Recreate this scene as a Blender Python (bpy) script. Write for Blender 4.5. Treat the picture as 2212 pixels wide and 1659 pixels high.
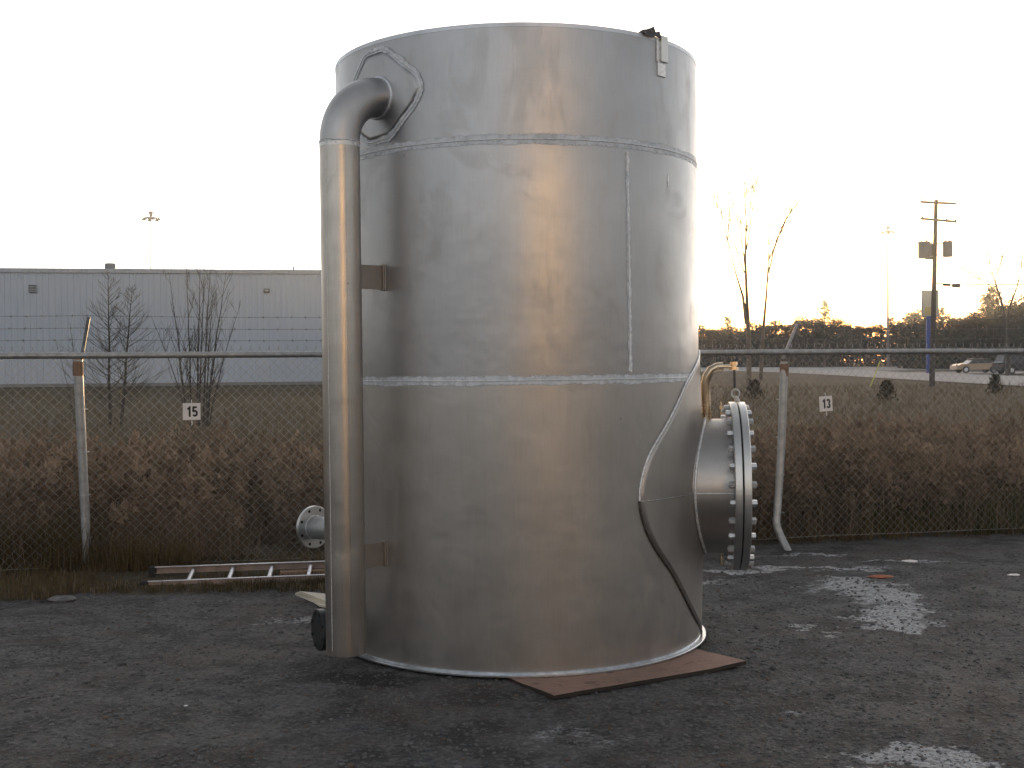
import bpy, math, random
from math import sin, cos, pi, radians, sqrt, atan2
from mathutils import Vector, Matrix, noise as mnoise
import numpy as np
random.seed(7)
S = bpy.context.scene
for o in list(bpy.data.objects): bpy.data.objects.remove(o)
COL = S.collection

# ------------------------------------------------------------------ camera
EYE = 1.70; F = 2592.0; W2, H2 = 1106.0, 829.5
PITCH = math.atan(44.5/F); ROLL = 0.0065
fw = Vector((0, cos(PITCH), -sin(PITCH))); r0 = Vector((1,0,0)); u0 = Vector((0, sin(PITCH), cos(PITCH)))
rt = cos(ROLL)*r0 - sin(ROLL)*u0; up = cos(ROLL)*u0 + sin(ROLL)*r0
cam_d = bpy.data.cameras.new("camera"); cam = bpy.data.objects.new("camera", cam_d); COL.objects.link(cam)
cam_d.sensor_width = 36; cam_d.lens = 36*F/2212.0; cam_d.clip_end = 4000; cam_d.clip_start = 0.05
m = Matrix((rt, up, -fw)).transposed().to_4x4(); m.translation = (0,0,EYE); cam.matrix_world = m
S.camera = cam

# ------------------------------------------------------------------ world, sun, exposure
SUN_EL = radians(1.5); SUN_AZ = radians(11.0)      # azimuth measured from +Y towards +X
w = bpy.data.worlds.new("World"); S.world = w; w.use_nodes = True
nt = w.node_tree; bg = nt.nodes["Background"]
sky = nt.nodes.new("ShaderNodeTexSky"); sky.sky_type = 'NISHITA'; sky.sun_disc = False
sky.sun_elevation = SUN_EL; sky.sun_rotation = SUN_AZ
sky.air_density = 1.0; sky.dust_density = 1.0; sky.ozone_density = 1.8
hs = nt.nodes.new("ShaderNodeHueSaturation"); nt.links.new(sky.outputs[0], hs.inputs['Color'])
# thin bright veil of high cloud on the sun's side of the sky
wtc = nt.nodes.new("ShaderNodeTexCoord"); wdot = nt.nodes.new("ShaderNodeVectorMath"); wdot.operation = 'DOT_PRODUCT'
wdot.inputs[1].default_value = (sin(SUN_AZ), cos(SUN_AZ), 0); nt.links.new(wtc.outputs['Generated'], wdot.inputs[0])
wmr = nt.nodes.new("ShaderNodeMapRange"); wmr.interpolation_type = 'SMOOTHSTEP'
wmr.inputs['From Min'].default_value = 0.1; wmr.inputs['From Max'].default_value = 0.8; wmr.inputs['To Min'].default_value = 1.0; wmr.inputs['To Max'].default_value = 1.45
nt.links.new(wdot.outputs['Value'], wmr.inputs['Value'])
wst = nt.nodes.new("ShaderNodeMapRange"); wst.interpolation_type = 'SMOOTHSTEP'; wst.inputs['From Min'].default_value = 0.90; wst.inputs['From Max'].default_value = 1.0
wst.inputs['To Min'].default_value = 0.12; wst.inputs['To Max'].default_value = 0.90; nt.links.new(wdot.outputs['Value'], wst.inputs['Value']); nt.links.new(wst.outputs[0], hs.inputs['Saturation'])
wsc = nt.nodes.new("ShaderNodeVectorMath"); wsc.operation = 'SCALE'; nt.links.new(hs.outputs[0], wsc.inputs[0]); nt.links.new(wmr.outputs[0], wsc.inputs['Scale'])
nt.links.new(wsc.outputs[0], bg.inputs[0]); bg.inputs[1].default_value = 0.15
sd = bpy.data.lights.new("sun", 'SUN'); so = bpy.data.objects.new("sun", sd); COL.objects.link(so)
sd.energy = 4.5; sd.angle = radians(0.6); sd.color = (1.0, 0.66, 0.31)
sdir = Vector((sin(SUN_AZ)*cos(SUN_EL), cos(SUN_AZ)*cos(SUN_EL), sin(SUN_EL)))
so.rotation_euler = sdir.to_track_quat('Z','Y').to_euler(); so.location = (20, 60, 30)
S.view_settings.view_transform = 'Standard'; S.view_settings.look = 'None'
S.view_settings.exposure = 2.25; S.view_settings.gamma = 1.0
S.render.engine = 'CYCLES'

# ------------------------------------------------------------------ helpers
def ray(px, py): return (fw + rt*((px-W2)/F) + up*((H2-py)/F))
def P(px, py, Y):
    d = ray(px, py); return Vector((0,0,EYE)) + d*(Y/d.y)
def G(px, py, z=0.0):                       # point where the line of sight meets the ground height z
    d = ray(px, py); return Vector((0,0,EYE)) + d*((z-EYE)/d.z)

class MB:
    def __init__(s): s.v=[]; s.f=[]; s.mi=[]; s.sm=[]; s.cur=0; s.smooth=True
    def add(s, vs, fs, smooth=None):
        b=len(s.v); s.v += [tuple(v) for v in vs]
        for f in fs: s.f.append([i+b for i in f])
        n=len(fs); s.mi += [s.cur]*n; s.sm += [s.smooth if smooth is None else smooth]*n
    def box(s, c, d, R=None, bev=0.0):
        x,y,z=[q/2 for q in d]; R = R or Matrix.Identity(3)
        if bev<=0:
            vs=[Vector(c)+R@Vector((a*x,b*y,e*z)) for a in(-1,1) for b in(-1,1) for e in(-1,1)]
            s.add(vs,[(0,1,3,2),(4,6,7,5),(0,4,5,1),(2,3,7,6),(0,2,6,4),(1,5,7,3)],False); return
        # bevelled box: chamfer all edges
        vs=[]; idx={}
        for a in(-1,1):
            for b in(-1,1):
                for e in(-1,1):
                    for k in range(3):
                        q=[a*x,b*y,e*z]
                        for j in range(3):
                            if j!=k: q[j]-= (a,b,e)[j]*bev
                        idx[(a,b,e,k)]=len(vs); vs.append(Vector(c)+R@Vector(q))
        fs=[]
        for k in range(3):
            o=[j for j in range(3) if j!=k]
            for sg in(-1,1):
                q=[]
                for p1,p2 in((-1,-1),(1,-1),(1,1),(-1,1)):
                    t=[0,0,0]; t[k]=sg; t[o[0]]=p1; t[o[1]]=p2; q.append(idx[(t[0],t[1],t[2],k)])
                fs.append(q)
            for p1 in(-1,1):
                for p2 in(-1,1):
                    q=[]
                    for (sg,kk) in((-1,o[0]),(1,o[0]),(1,o[1]),(-1,o[1])):
                        t=[0,0,0]; t[k]=sg; t[o[0]]=p1; t[o[1]]=p2; q.append(idx[(t[0],t[1],t[2],kk)])
                    fs.append(q)
        for a in(-1,1):
            for b in(-1,1):
                for e in(-1,1): fs.append([idx[(a,b,e,k)] for k in range(3)])
        s.add(vs,fs,False)
    def tube(s, pts, rad, n=12, caps=True, closed=False, ref=None):
        pts=[Vector(p) for p in pts]; N=len(pts)
        if not hasattr(rad,'__len__'): rad=[rad]*N
        T=[]
        for i in range(N):
            if closed: t=pts[(i+1)%N]-pts[i-1]
            else: t=pts[min(i+1,N-1)]-pts[max(i-1,0)]
            T.append(t.normalized() if t.length>1e-9 else Vector((0,0,1)))
        a = ref or (Vector((0,0,1)) if abs(T[0].z)<.9 else Vector((1,0,0)))
        nn=(a-T[0]*a.dot(T[0])).normalized(); vs=[]
        for i in range(N):
            nn=(nn-T[i]*nn.dot(T[i])).normalized(); bb=T[i].cross(nn)
            for k in range(n):
                an=2*pi*k/n; vs.append(pts[i]+(nn*cos(an)+bb*sin(an))*rad[i])
        fs=[]
        for i in range(N if closed else N-1):
            j=(i+1)%N
            for k in range(n):
                l=(k+1)%n; fs.append((i*n+k,i*n+l,j*n+l,j*n+k))
        s.add(vs,fs)
        if caps and not closed:
            s.add(vs[:n],[list(range(n))[::-1]],False); s.add(vs[-n:],[list(range(n))],False)
    def lathe(s, o, ax, prof, n=48, smooth=True, side=None):
        """profile [(distance along axis, radius)] revolved about ax through o"""
        o=Vector(o); ax=Vector(ax).normalized()
        a = side or (Vector((0,0,1)) if abs(ax.z)<.9 else Vector((1,0,0)))
        a=(a-ax*a.dot(ax)).normalized(); b=ax.cross(a); vs=[]
        for (h,r) in prof:
            for k in range(n):
                an=2*pi*k/n; vs.append(o+ax*h+(a*cos(an)+b*sin(an))*r)
        for i in range(len(prof)-1):
            sub=vs[i*n:(i+2)*n]
            s.add(sub,[(k,(k+1)%n,n+(k+1)%n,n+k) for k in range(n)], smooth)
    def disc(s,o,ax,r0_,r1_,h=0,n=48): s.lathe(o,ax,[(h,r0_),(h,r1_)],n,False)
    def prism(s, pts, d):                    # polygon pts (3D) extruded by vector d
        n=len(pts); d=Vector(d); vs=[Vector(p) for p in pts]+[Vector(p)+d for p in pts]
        s.add(vs,[list(range(n))[::-1],list(range(n,2*n))]+[(i,(i+1)%n,n+(i+1)%n,n+i) for i in range(n)],False)
    def build(s, name, mats, parent=None, local=False):
        me=bpy.data.meshes.new(name); V=s.v
        if parent is not None and not local:
            Mi=parent.matrix_world.inverted() if parent.type!='X' else None
            A=np.array(V,dtype=np.float64).reshape(-1,3); M=np.array(Mi)
            V=(A@M[:3,:3].T+M[:3,3]).tolist()
        me.from_pydata(V,[],s.f)
        if not isinstance(mats,(list,tuple)): mats=[mats]
        for q in mats: me.materials.append(q)
        if len(s.f):
            me.polygons.foreach_set('material_index',s.mi); me.polygons.foreach_set('use_smooth',s.sm)
        me.update()
        o=bpy.data.objects.new(name,me); COL.objects.link(o)
        if parent is not None: o.parent=parent
        return o
def tag(o,label=None,cat=None,group=None,kind=None):
    if label: o['label']=label
    if cat: o['category']=cat
    if group: o['group']=group
    if kind: o['kind']=kind
    return o
def thing(name,loc,label,cat,group=None,rot=(0,0,0)):
    o=bpy.data.objects.new(name,None); COL.objects.link(o); o.empty_display_size=.2
    o.location=loc; o.rotation_euler=rot
    o.matrix_world=Matrix.LocRotScale(Vector(loc),__import__('mathutils').Euler(rot),None)
    return tag(o,label,cat,group)
def copy_tree(o,parent=None):
    c=o.copy(); COL.objects.link(c)
    if parent is not None:
        c.parent=parent; c.matrix_parent_inverse=o.matrix_parent_inverse
    for ch in KIDS.get(o.name,[]): copy_tree(ch,c)
    return c
KIDS={}
def kid(parent,o): KIDS.setdefault(parent.name,[]).append(o); return o

# ------------------------------------------------------------------ materials
class N:
    def __init__(s,name):
        s.m=bpy.data.materials.new(name); s.m.use_nodes=True; s.t=s.m.node_tree
        s.b=s.t.nodes['Principled BSDF']; s.tc=None
    def n(s,typ,**kw):
        q=s.t.nodes.new(typ)
        for k,v in kw.items(): setattr(q,k,v)
        return q
    def l(s,a,b): s.t.links.new(a,b)
    def co(s,scale=None):
        if s.tc is None: s.tc=s.n('ShaderNodeTexCoord')
        if scale is None: return s.tc.outputs['Object']
        mp=s.n('ShaderNodeMapping'); mp.inputs['Scale'].default_value=scale; s.l(s.tc.outputs['Object'],mp.inputs[0]); return mp.outputs[0]
    def noise(s,scale,detail=4,rough=.55,vs=None,dist=0):
        q=s.n('ShaderNodeTexNoise'); q.inputs['Scale'].default_value=scale; q.inputs['Detail'].default_value=detail
        q.inputs['Roughness'].default_value=rough; q.inputs['Distortion'].default_value=dist; s.l(s.co(vs),q.inputs['Vector']); return q.outputs['Fac']
    def ramp(s,fac,stops,interp='LINEAR'):
        q=s.n('ShaderNodeValToRGB'); q.color_ramp.interpolation=interp; e=q.color_ramp.elements
        while len(e)<len(stops): e.new(.5)
        for i,(p,c) in enumerate(stops):
            e[i].position=p; e[i].color=tuple(c)[:3]+(1,) if hasattr(c,'__len__') else (c,c,c,1)
        s.l(fac,q.inputs[0]); return q.outputs[0]
    def mix(s,f,a,b,mode='MIX'):
        q=s.n('ShaderNodeMix',data_type='RGBA',blend_type=mode)
        for v,i in((f,0),(a,6),(b,7)):
            if hasattr(v,'is_output'): s.l(v,q.inputs[i])
            elif i==0: q.inputs[0].default_value=v
            else: q.inputs[i].default_value=tuple(v)[:3]+(1,)
        return q.outputs[2]
    def math(s,op,a,b=None,c=None):
        q=s.n('ShaderNodeMath',operation=op)
        for i,v in enumerate((a,b,c)):
            if v is None: continue
            if hasattr(v,'is_output'): s.l(v,q.inputs[i])
            else: q.inputs[i].default_value=v
        return q.outputs[0]
    def bump(s,h,strength=.3,dist=.01):
        q=s.n('ShaderNodeBump'); q.inputs['Strength'].default_value=strength; q.inputs['Distance'].default_value=dist
        s.l(h,q.inputs['Height']); s.l(q.outputs[0],s.b.inputs['Normal'])
    def set(s,**k):
        for a,v in k.items():
            i=s.b.inputs[a.replace('_',' ')]
            if hasattr(v,'is_output'): s.l(v,i)
            else: i.default_value=(tuple(v)+(1,) if hasattr(v,'__len__') and len(v)==3 else v)
        return s
def simple(name,col,rough=.6,metal=0.0,var=.25,scale=8,detail=5,bump=0,vs=None,spec=None):
    q=N(name); n=q.noise(scale,detail,.6,vs)
    lo=[c*(1-var) for c in col]; hi=[min(1,c*(1+var)) for c in col]
    q.set(Base_Color=q.ramp(n,[(.3,lo),(.7,hi)]),Roughness=rough,Metallic=metal)
    if bump: q.bump(n,bump,.01)
    if spec is not None: q.set(Specular_IOR_Level=spec)
    return q.m

def steel(name, base=(.50,.51,.53), rough=.45, streak=.5, smudge=.5, aniso=0.0, warm=(.45,.40,.34)):
    q=N(name)
    big=q.noise(1.3,4,.6); mid=q.noise(5,6,.65,dist=.4); grain=q.noise(3,3,.5,(60,60,3)); brush=q.noise(2,4,.6,(2.0,2.0,90))
    sm=q.ramp(mid,[(.56,0.0),(.76,1.0)])
    c=q.mix(q.ramp(big,[(.35,0.0),(.65,1.0)]),[x*.90 for x in base],[min(1,x*1.08) for x in base])
    c=q.mix(q.math('MULTIPLY',sm,.35*smudge),c,[warm[0]*.72,warm[1]*.72,warm[2]*.72])
    c=q.mix(q.math('MULTIPLY',q.ramp(grain,[(.4,0.0),(.65,1.0)]),.22*streak),c,[x*.6 for x in base])
    c=q.mix(q.math('MULTIPLY',q.ramp(brush,[(.45,0.0),(.7,1.0)]),.18*streak),c,[x*.72 for x in base])
    spots=q.n('ShaderNodeTexVoronoi'); spots.inputs['Scale'].default_value=3.4; q.l(q.co(),spots.inputs['Vector'])
    sc_=q.n('ShaderNodeSeparateColor'); q.l(spots.outputs['Color'],sc_.inputs[0])
    c=q.mix(q.math('MULTIPLY',q.ramp(spots.outputs['Distance'],[(.0,.6),(.016,.45),(.03,0.0)]),q.ramp(sc_.outputs[0],[(.6,0.0),(.7,1.0)])),c,(.09,.08,.07))
    # water runs, handling scratches and heat haze
    run=q.noise(2.2,5,.7,(14,14,.55),.3); c=q.mix(q.math('MULTIPLY',q.ramp(run,[(.50,0.0),(.66,1.0)]),.16*streak),c,[warm[0]*.62,warm[1]*.62,warm[2]*.60])
    run2=q.noise(3.1,5,.7,(20,20,.8),.2); c=q.mix(q.math('MULTIPLY',q.ramp(run2,[(.56,0.0),(.68,1.0)]),.12*streak),c,(.68,.70,.73))
    blot=q.noise(2.1,9,.72,(1,1,.6),1.6); c=q.mix(q.math('MULTIPLY',q.ramp(blot,[(.54,0.0),(.58,1.0),(.63,.25)]),.17*smudge),c,[warm[0]*.6,warm[1]*.58,warm[2]*.5])
    scr=q.noise(5,2,.5,(3,3,40),2.5); c=q.mix(q.math('MULTIPLY',q.ramp(scr,[(.70,0.0),(.73,1.0)]),.3*smudge),c,(.70,.72,.75))
    r=q.math('ADD',q.math('MULTIPLY',mid,.14),rough-.07)
    r=q.math('ADD',r,q.math('MULTIPLY',q.ramp(blot,[(.5,0.0),(.62,1.0)]),.08))
    r=q.math('ADD',r,q.math('MULTIPLY',brush,.05))
    q.set(Base_Color=c,Metallic=1.0,Roughness=r)
    if aniso:
        tn=q.n('ShaderNodeTangent',direction_type='RADIAL',axis='Z'); q.l(tn.outputs[0],q.b.inputs['Tangent']); q.b.inputs['Anisotropic'].default_value=aniso
    q.bump(q.math('ADD',q.math('MULTIPLY',big,3.0),q.math('ADD',q.math('MULTIPLY',grain,.08),q.math('MULTIPLY',mid,.10))),.30,.006)
    return q.m
M={}
M['shell']=steel('stainless_sheet',(.415,.42,.44),.315,.5,.5,.68,warm=(.46,.42,.37))
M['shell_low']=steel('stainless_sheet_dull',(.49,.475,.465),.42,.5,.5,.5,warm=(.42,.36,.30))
M['pipe']=steel('stainless_pipe',(.54,.51,.48),.30,.8,.7,.4)
M['elbow']=steel('stainless_elbow',(.54,.54,.55),.40,.3,.5)
M['clean']=steel('pickled_steel',(.74,.78,.84),.50,.25,.4)
def clean_band():
    q=N('pickled_band'); n1=q.noise(26,6,.75); n2=q.noise(5,5,.7); n3=q.noise(70,3,.6)
    c=q.ramp(n1,[(.35,(.55,.59,.65)),(.62,(.88,.93,1.0))]); c=q.mix(q.ramp(n2,[(.50,0.0),(.75,.5)]),c,(.50,.51,.53))
    q.set(Base_Color=c,Metallic=.2,Roughness=.55); q.bump(n3,.15,.001)
    at=q.n('ShaderNodeAttribute',attribute_name='edge')
    a=q.math('ADD',q.math('MULTIPLY',at.outputs['Fac'],3.4),q.math('MULTIPLY',q.math('SUBTRACT',n1,.5),2.4))
    a=q.math('ADD',a,q.math('MULTIPLY',q.math('SUBTRACT',n2,.5),2.2))
    a=q.math('MULTIPLY',q.math('MINIMUM',q.math('MAXIMUM',q.math('SUBTRACT',a,.45),0.0),1.0),.85)
    q.l(a,q.b.inputs['Alpha']); return q.m
M['clean_band']=clean_band()
M['bead']=simple('weld_bead',(.80,.83,.88),.42,.6,.25,60,5,.4)
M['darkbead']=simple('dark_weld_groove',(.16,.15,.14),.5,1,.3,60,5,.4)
M['flange']=steel('machined_flange',(.62,.63,.63),.34,.2,.2)
M['bolt']=simple('zinc_bolt',(.62,.64,.66),.45,1,.15,30)
M['chalk']=simple('pale_chalk',(.50,.52,.52),.7)
M['lip']=simple('bright_steel_lip',(.66,.69,.73),.30,1,.2,20)
M['gasket']=simple('black_gasket',(.012,.012,.013),.8)
M['blackpaint']=simple('black_paint',(.018,.020,.022),.45,0,.4,20,bump=.2)
M['bracket']=steel('bracket_steel',(.36,.33,.305),.42,.3,.6)
M['bronze']=steel('polished_tube',(.80,.66,.48),.22,.1,.2)
M['galv']=simple('galvanised_tube',(.40,.41,.42),.48,.75,.22,14,bump=.05)
M['galvwire']=simple('galvanised_wire',(.36,.36,.35),.5,.8,.15,20)
M['barb']=simple('barbed_wire_steel',(.16,.16,.17),.5,.7,.3,30)
M['arm']=simple('barb_arm_steel',(.14,.14,.15),.6,.5,.3,30)
M['rust']=simple('rusty_cap',(.24,.15,.10),.7,.2,.35,30)
M['tarp']=simple('dark_tarp',(.05,.05,.055),.6,0,.4,30)
M['white']=simple('white_sign',(.84,.80,.79),.5,0,.05,10)
M['ink']=simple('black_ink',(.012,.012,.014),.5)
M['tie']=simple('white_tie',(.8,.8,.8),.5)
M['alu']=simple('aluminium',(.72,.73,.78),.38,.9,.12,14)
M['fibre']=simple('tan_rail',(.30,.23,.20),.5,.1,.2,12)
M['wood']=simple('weathered_plank',(.30,.20,.13),.75,0,.3,5,vs=(2,30,30),bump=.2)
M['rubber']=simple('black_rubber',(.015,.015,.016),.7)
def ply():
    q=N('plywood'); g=q.noise(3,6,.6,(3,26,3),.5); st=q.noise(9,6,.75); big=q.noise(2.2,5,.7); fine=q.noise(45,4,.7)
    c=q.ramp(g,[(.3,(.26,.155,.125)),(.7,(.38,.24,.185))])
    c=q.mix(q.ramp(big,[(.40,.5),(.58,0.0)]),c,(.16,.11,.09))
    c=q.mix(q.ramp(st,[(.56,0.0),(.66,.85)]),c,(.06,.048,.042))
    c=q.mix(q.ramp(fine,[(.56,0.0),(.66,.6)]),c,(.34,.27,.22))
    q.set(Base_Color=c,Roughness=.75); q.bump(q.math('ADD',g,st),.5,.006); return q.m
M['ply']=ply()
M['cardboard']=simple('pale_board',(.66,.60,.50),.7,0,.06,12)
M['bark']=simple('grey_bark',(.070,.062,.055),.85,0,.4,25,bump=.4)
M['bark2']=simple('pale_bark',(.16,.125,.09),.85,0,.35,5)
M['twig']=simple('brown_twigs',(.085,.065,.05),.85,0,.3,3)
def foliage(name,a,b,trans=.25,sc=.6):
    q=N(name); n=q.noise(sc,3,.7)
    c=q.ramp(n,[(.35,a),(.65,b)]); q.set(Base_Color=c,Roughness=.75,Specular_IOR_Level=.15)
    tr=q.n('ShaderNodeBsdfTranslucent'); q.l(c,tr.inputs[0]); mx=q.n('ShaderNodeMixShader'); mx.inputs[0].default_value=trans
    q.l(q.b.outputs[0],mx.inputs[1]); q.l(tr.outputs[0],mx.inputs[2]); q.l(mx.outputs[0],q.t.nodes['Material Output'].inputs[0]); return q.m
M['pine']=foliage('pine_needles',(.022,.032,.014),(.050,.058,.022),.3)
M['olive']=foliage('olive_brown_leaves',(.040,.038,.017),(.085,.068,.028),.35)
M['weed']=foliage('dry_weed',(.115,.090,.066),(.27,.21,.155),.25,1.7)
M['weedtop']=foliage('dry_seed_heads',(.16,.12,.09),(.34,.26,.19),.25,2.2)
M['grass']=foliage('dry_grass',(.075,.062,.032),(.17,.125,.065),.3,.8)
M['green']=foliage('green_weed',(.045,.07,.02),(.08,.11,.035),.3,.8)

def yard_mat():
    q=N('gravel_ground')
    a=q.noise(.55,5,.6,dist=.6); b=q.noise(28,5,.7); c_=q.noise(3.2,6,.65); d=q.noise(90,3,.6)
    vo=q.n('ShaderNodeTexVoronoi'); vo.inputs['Scale'].default_value=55; q.l(q.co(),vo.inputs['Vector'])
    base=q.ramp(a,[(.36,(.046,.051,.058)),(.52,(.074,.075,.078)),(.68,(.108,.098,.090))])
    base=q.mix(q.ramp(b,[(.42,.0),(.62,.85)]),base,(.150,.147,.147))
    base=q.mix(q.ramp(c_,[(.40,.75),(.56,0.0)]),base,(.022,.022,.023))
    hsv=q.n('ShaderNodeSeparateColor'); q.l(vo.outputs['Color'],hsv.inputs[0])
    base=q.mix(q.ramp(hsv.outputs[0],[(.86,0.0),(.93,.55)]),base,(.17,.17,.18))
    z2=q.noise(.9,6,.7,(1,1.3,1),.5); base=q.mix(q.math('MULTIPLY',q.ramp(z2,[(.50,0.0),(.62,1.0)]),.42),base,(.098,.072,.060))
    z3=q.noise(7,7,.75); base=q.mix(q.ramp(z3,[(.56,0.0),(.70,.5)]),base,(.13,.135,.145))
    # pale dust/frost patches with their own outline
    sx=q.n('ShaderNodeSeparateXYZ'); q.l(q.co(),sx.inputs[0])
    dn=q.noise(1.9,8,.78,(1,1.9,1),1.2); fine=q.noise(11,8,.85,(1,2.0,1))
    wn_=q.n('ShaderNodeTexNoise'); wn_.inputs['Scale'].default_value=2.3; wn_.inputs['Detail'].default_value=7; wn_.inputs['Roughness'].default_value=.68; q.l(q.co(),wn_.inputs['Vector'])
    wv=q.n('ShaderNodeVectorMath',operation='SUBTRACT'); q.l(wn_.outputs['Color'],wv.inputs[0]); wv.inputs[1].default_value=(.5,.5,.5)
    ws=q.n('ShaderNodeVectorMath',operation='SCALE'); q.l(wv.outputs[0],ws.inputs[0]); ws.inputs['Scale'].default_value=1.25
    wa_=q.n('ShaderNodeVectorMath',operation='ADD'); q.l(ws.outputs[0],wa_.inputs[0]); q.l(q.co(),wa_.inputs[1]); q.l(wa_.outputs[0],sx.inputs[0])
    tot=None
    for (cx,cy,rx,ry,ang,amp) in PATCHES:
        dx=q.math('SUBTRACT',sx.outputs[0],cx); dy=q.math('SUBTRACT',sx.outputs[1],cy)
        ux=q.math('ADD',q.math('MULTIPLY',dx,cos(ang)/rx),q.math('MULTIPLY',dy,sin(ang)/rx))
        uy=q.math('ADD',q.math('MULTIPLY',dx,-sin(ang)/ry),q.math('MULTIPLY',dy,cos(ang)/ry))
        r2=q.math('ADD',q.math('MULTIPLY',ux,ux),q.math('MULTIPLY',uy,uy))
        v=q.math('MULTIPLY',q.math('SUBTRACT',1.0,r2),amp); v=q.math('MAXIMUM',v,0.0)
        tot=v if tot is None else q.math('MAXIMUM',tot,v)
    f=q.math('ADD',q.math('MULTIPLY',dn,.85),q.math('MULTIPLY',fine,1.05))
    f=q.math('ADD',f,q.math('MULTIPLY',tot,.55))
    mk=q.math('MULTIPLY',q.math('MINIMUM',1.0,q.math('MULTIPLY',q.math('MAXIMUM',q.math('SUBTRACT',f,1.20),0.0),4.5)),q.math('MINIMUM',q.math('MULTIPLY',tot,3.0),.85))
    base=q.mix(mk,base,q.ramp(q.noise(34,5,.8),[(.38,(.14,.14,.15)),(.56,(.55,.57,.60))]))
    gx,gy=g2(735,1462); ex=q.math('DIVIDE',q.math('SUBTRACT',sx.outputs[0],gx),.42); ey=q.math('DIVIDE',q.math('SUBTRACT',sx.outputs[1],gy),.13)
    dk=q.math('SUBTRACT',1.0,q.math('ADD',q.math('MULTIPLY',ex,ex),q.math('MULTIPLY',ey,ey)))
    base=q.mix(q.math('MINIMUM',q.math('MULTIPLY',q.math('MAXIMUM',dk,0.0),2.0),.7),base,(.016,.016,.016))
    q.set(Base_Color=base,Roughness=.82,Specular_IOR_Level=.3)
    q.bump(q.math('ADD',q.math('MULTIPLY',vo.outputs['Distance'],.6),q.math('ADD',b,q.math('MULTIPLY',c_,1.5))),.9,.018); return q.m
def g2(x,y): p=G(x,y,0); return p.x,p.y
PATCHES=[]
for (x,y,rx,ry,an,am) in [(1838,1262,.50,.38,.4,1.1),(1905,1290,.40,.42,-.7,1.1),(1965,1318,.30,.45,-.3,1.15),(1925,1343,.36,.24,.7,1.2),(1870,1262,.2,.2,0,1.2),
        (1740,1229,1.15,.12,.03,1.05),(1600,1232,.5,.09,.1,.95),(1960,1213,.75,.07,.0,.9),(1700,1196,.6,.07,0,1.1),(1955,1648,.36,.24,0,1.9),(1990,1625,.2,.14,0,1.6),
        (1760,1358,.18,.09,.3,.95),(1530,1255,.25,.16,0,.8),(1225,1600,.40,.20,.6,.55),(625,1335,.35,.16,0,.75),(1700,1545,.3,.12,0,.6)]:
    gx,gy=g2(x,y); PATCHES.append((gx,gy,rx,ry,an,am))
M['yard']=yard_mat()
def field_mat():
    q=N('dry_field'); a=q.noise(.08,6,.65); b=q.noise(1.5,7,.7,(1,.35,1)); c_=q.noise(14,4,.7)
    c=q.ramp(a,[(.35,(.080,.066,.045)),(.65,(.125,.105,.075))]); c=q.mix(q.ramp(b,[(.4,0.0),(.7,.6)]),c,(.16,.135,.095))
    c=q.mix(q.ramp(c_,[(.4,.5),(.6,0.0)]),c,(.045,.037,.026))
    q.set(Base_Color=c,Roughness=.95,Specular_IOR_Level=.1); q.bump(c_,.6,.03); return q.m
M['field']=field_mat()
M['road']=simple('pale_asphalt',(.30,.305,.315),.8,0,.12,.8,7,spec=.25)
M['apron']=simple('grey_asphalt',(.13,.13,.13),.6,0,.15,.8,7)
M['earth']=simple('dark_verge_earth',(.055,.045,.030),.95,0,.4,3,7,bump=.4)

# ------------------------------------------------------------------ ground
FT=0.226; FY0=10.6                      # fence line: Y = FY0 + X*FT
def fy(x): return FY0+x*FT
def smooth(a,b,t): t=max(0,min(1,(t-a)/(b-a))); return t*t*(3-2*t)
def zfield(x,y):
    if y<0: return -.06
    z=-.06+.06*smooth(18,35,y)+.3*smooth(25,60,y)+.1*smooth(60,123,y)+.4*smooth(123,200,y)
    d=y-fy(x)
    z-= .22*smooth(.6,2.5,d)*(1-smooth(7,12,d))
    return z
def grid(xs,ys,zf):
    mb=MB(); nx=len(xs)
    mb.add([(x,y,zf(x,y)) for y in ys for x in xs],[(j*nx+i,j*nx+i+1,(j+1)*nx+i+1,(j+1)*nx+i) for j in range(len(ys)-1) for i in range(nx-1)],True)
    return mb
xs=[-560,-430,-300,-150,-90,-60,-40,-30]+[-24+1.0*i for i in range(49)]+[30,40,50,60,90,150,300,430,560]
ys=[-500,-380,-250,-120,-60,-30,-15,-5,0,4,8]+[9+.6*i for i in range(28)]+[27,30,34,38,43,50,60,70,80,95,110,123,135,150,165,180,200,230,300,400,500,600]
tag(grid(xs,ys,zfield).build('field',M['field']),kind='structure')
def zyard(x,y):
    z=.020*mnoise.noise((x*.6,y*.6,0))+.010*mnoise.noise((x*2.1,y*2.1,3))+.006*mnoise.noise((x*7,y*7,5))
    f=smooth(1.7,3.0,sqrt((x-.05)**2+(y-7.5)**2))
    return z*(.25+.75*f)-.004
mb=MB(); NX=300; ny=170; vs=[]
for j in range(ny+1):
    t=j/ny
    for i in range(NX+1):
        x=-9+20*i/NX; ymax=fy(x)+.35+.15*mnoise.noise((x*1.3,0,9)); y=2.2+(ymax-2.2)*t
        vs.append((x,y,zyard(x,y)))
mb.add(vs,[(j*(NX+1)+i,j*(NX+1)+i+1,(j+1)*(NX+1)+i+1,(j+1)*(NX+1)+i) for j in range(ny) for i in range(NX)])
xs2=[-60,-30,-15,-9]; # skirts of the yard beyond the fine part
def quad(x0,x1,y0,y1,z=-.012):
    mb.add([(x0,y0,z),(x1,y0,z),(x1,y1,z),(x0,y1,z)],[(0,1,2,3)],False)
quad(-60,60,-60,2.2); quad(-60,-9,2.2,8.4); quad(11,60,2.2,13.2)
tag(mb.build('gravel_yard',M['yard']),kind='structure')

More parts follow.
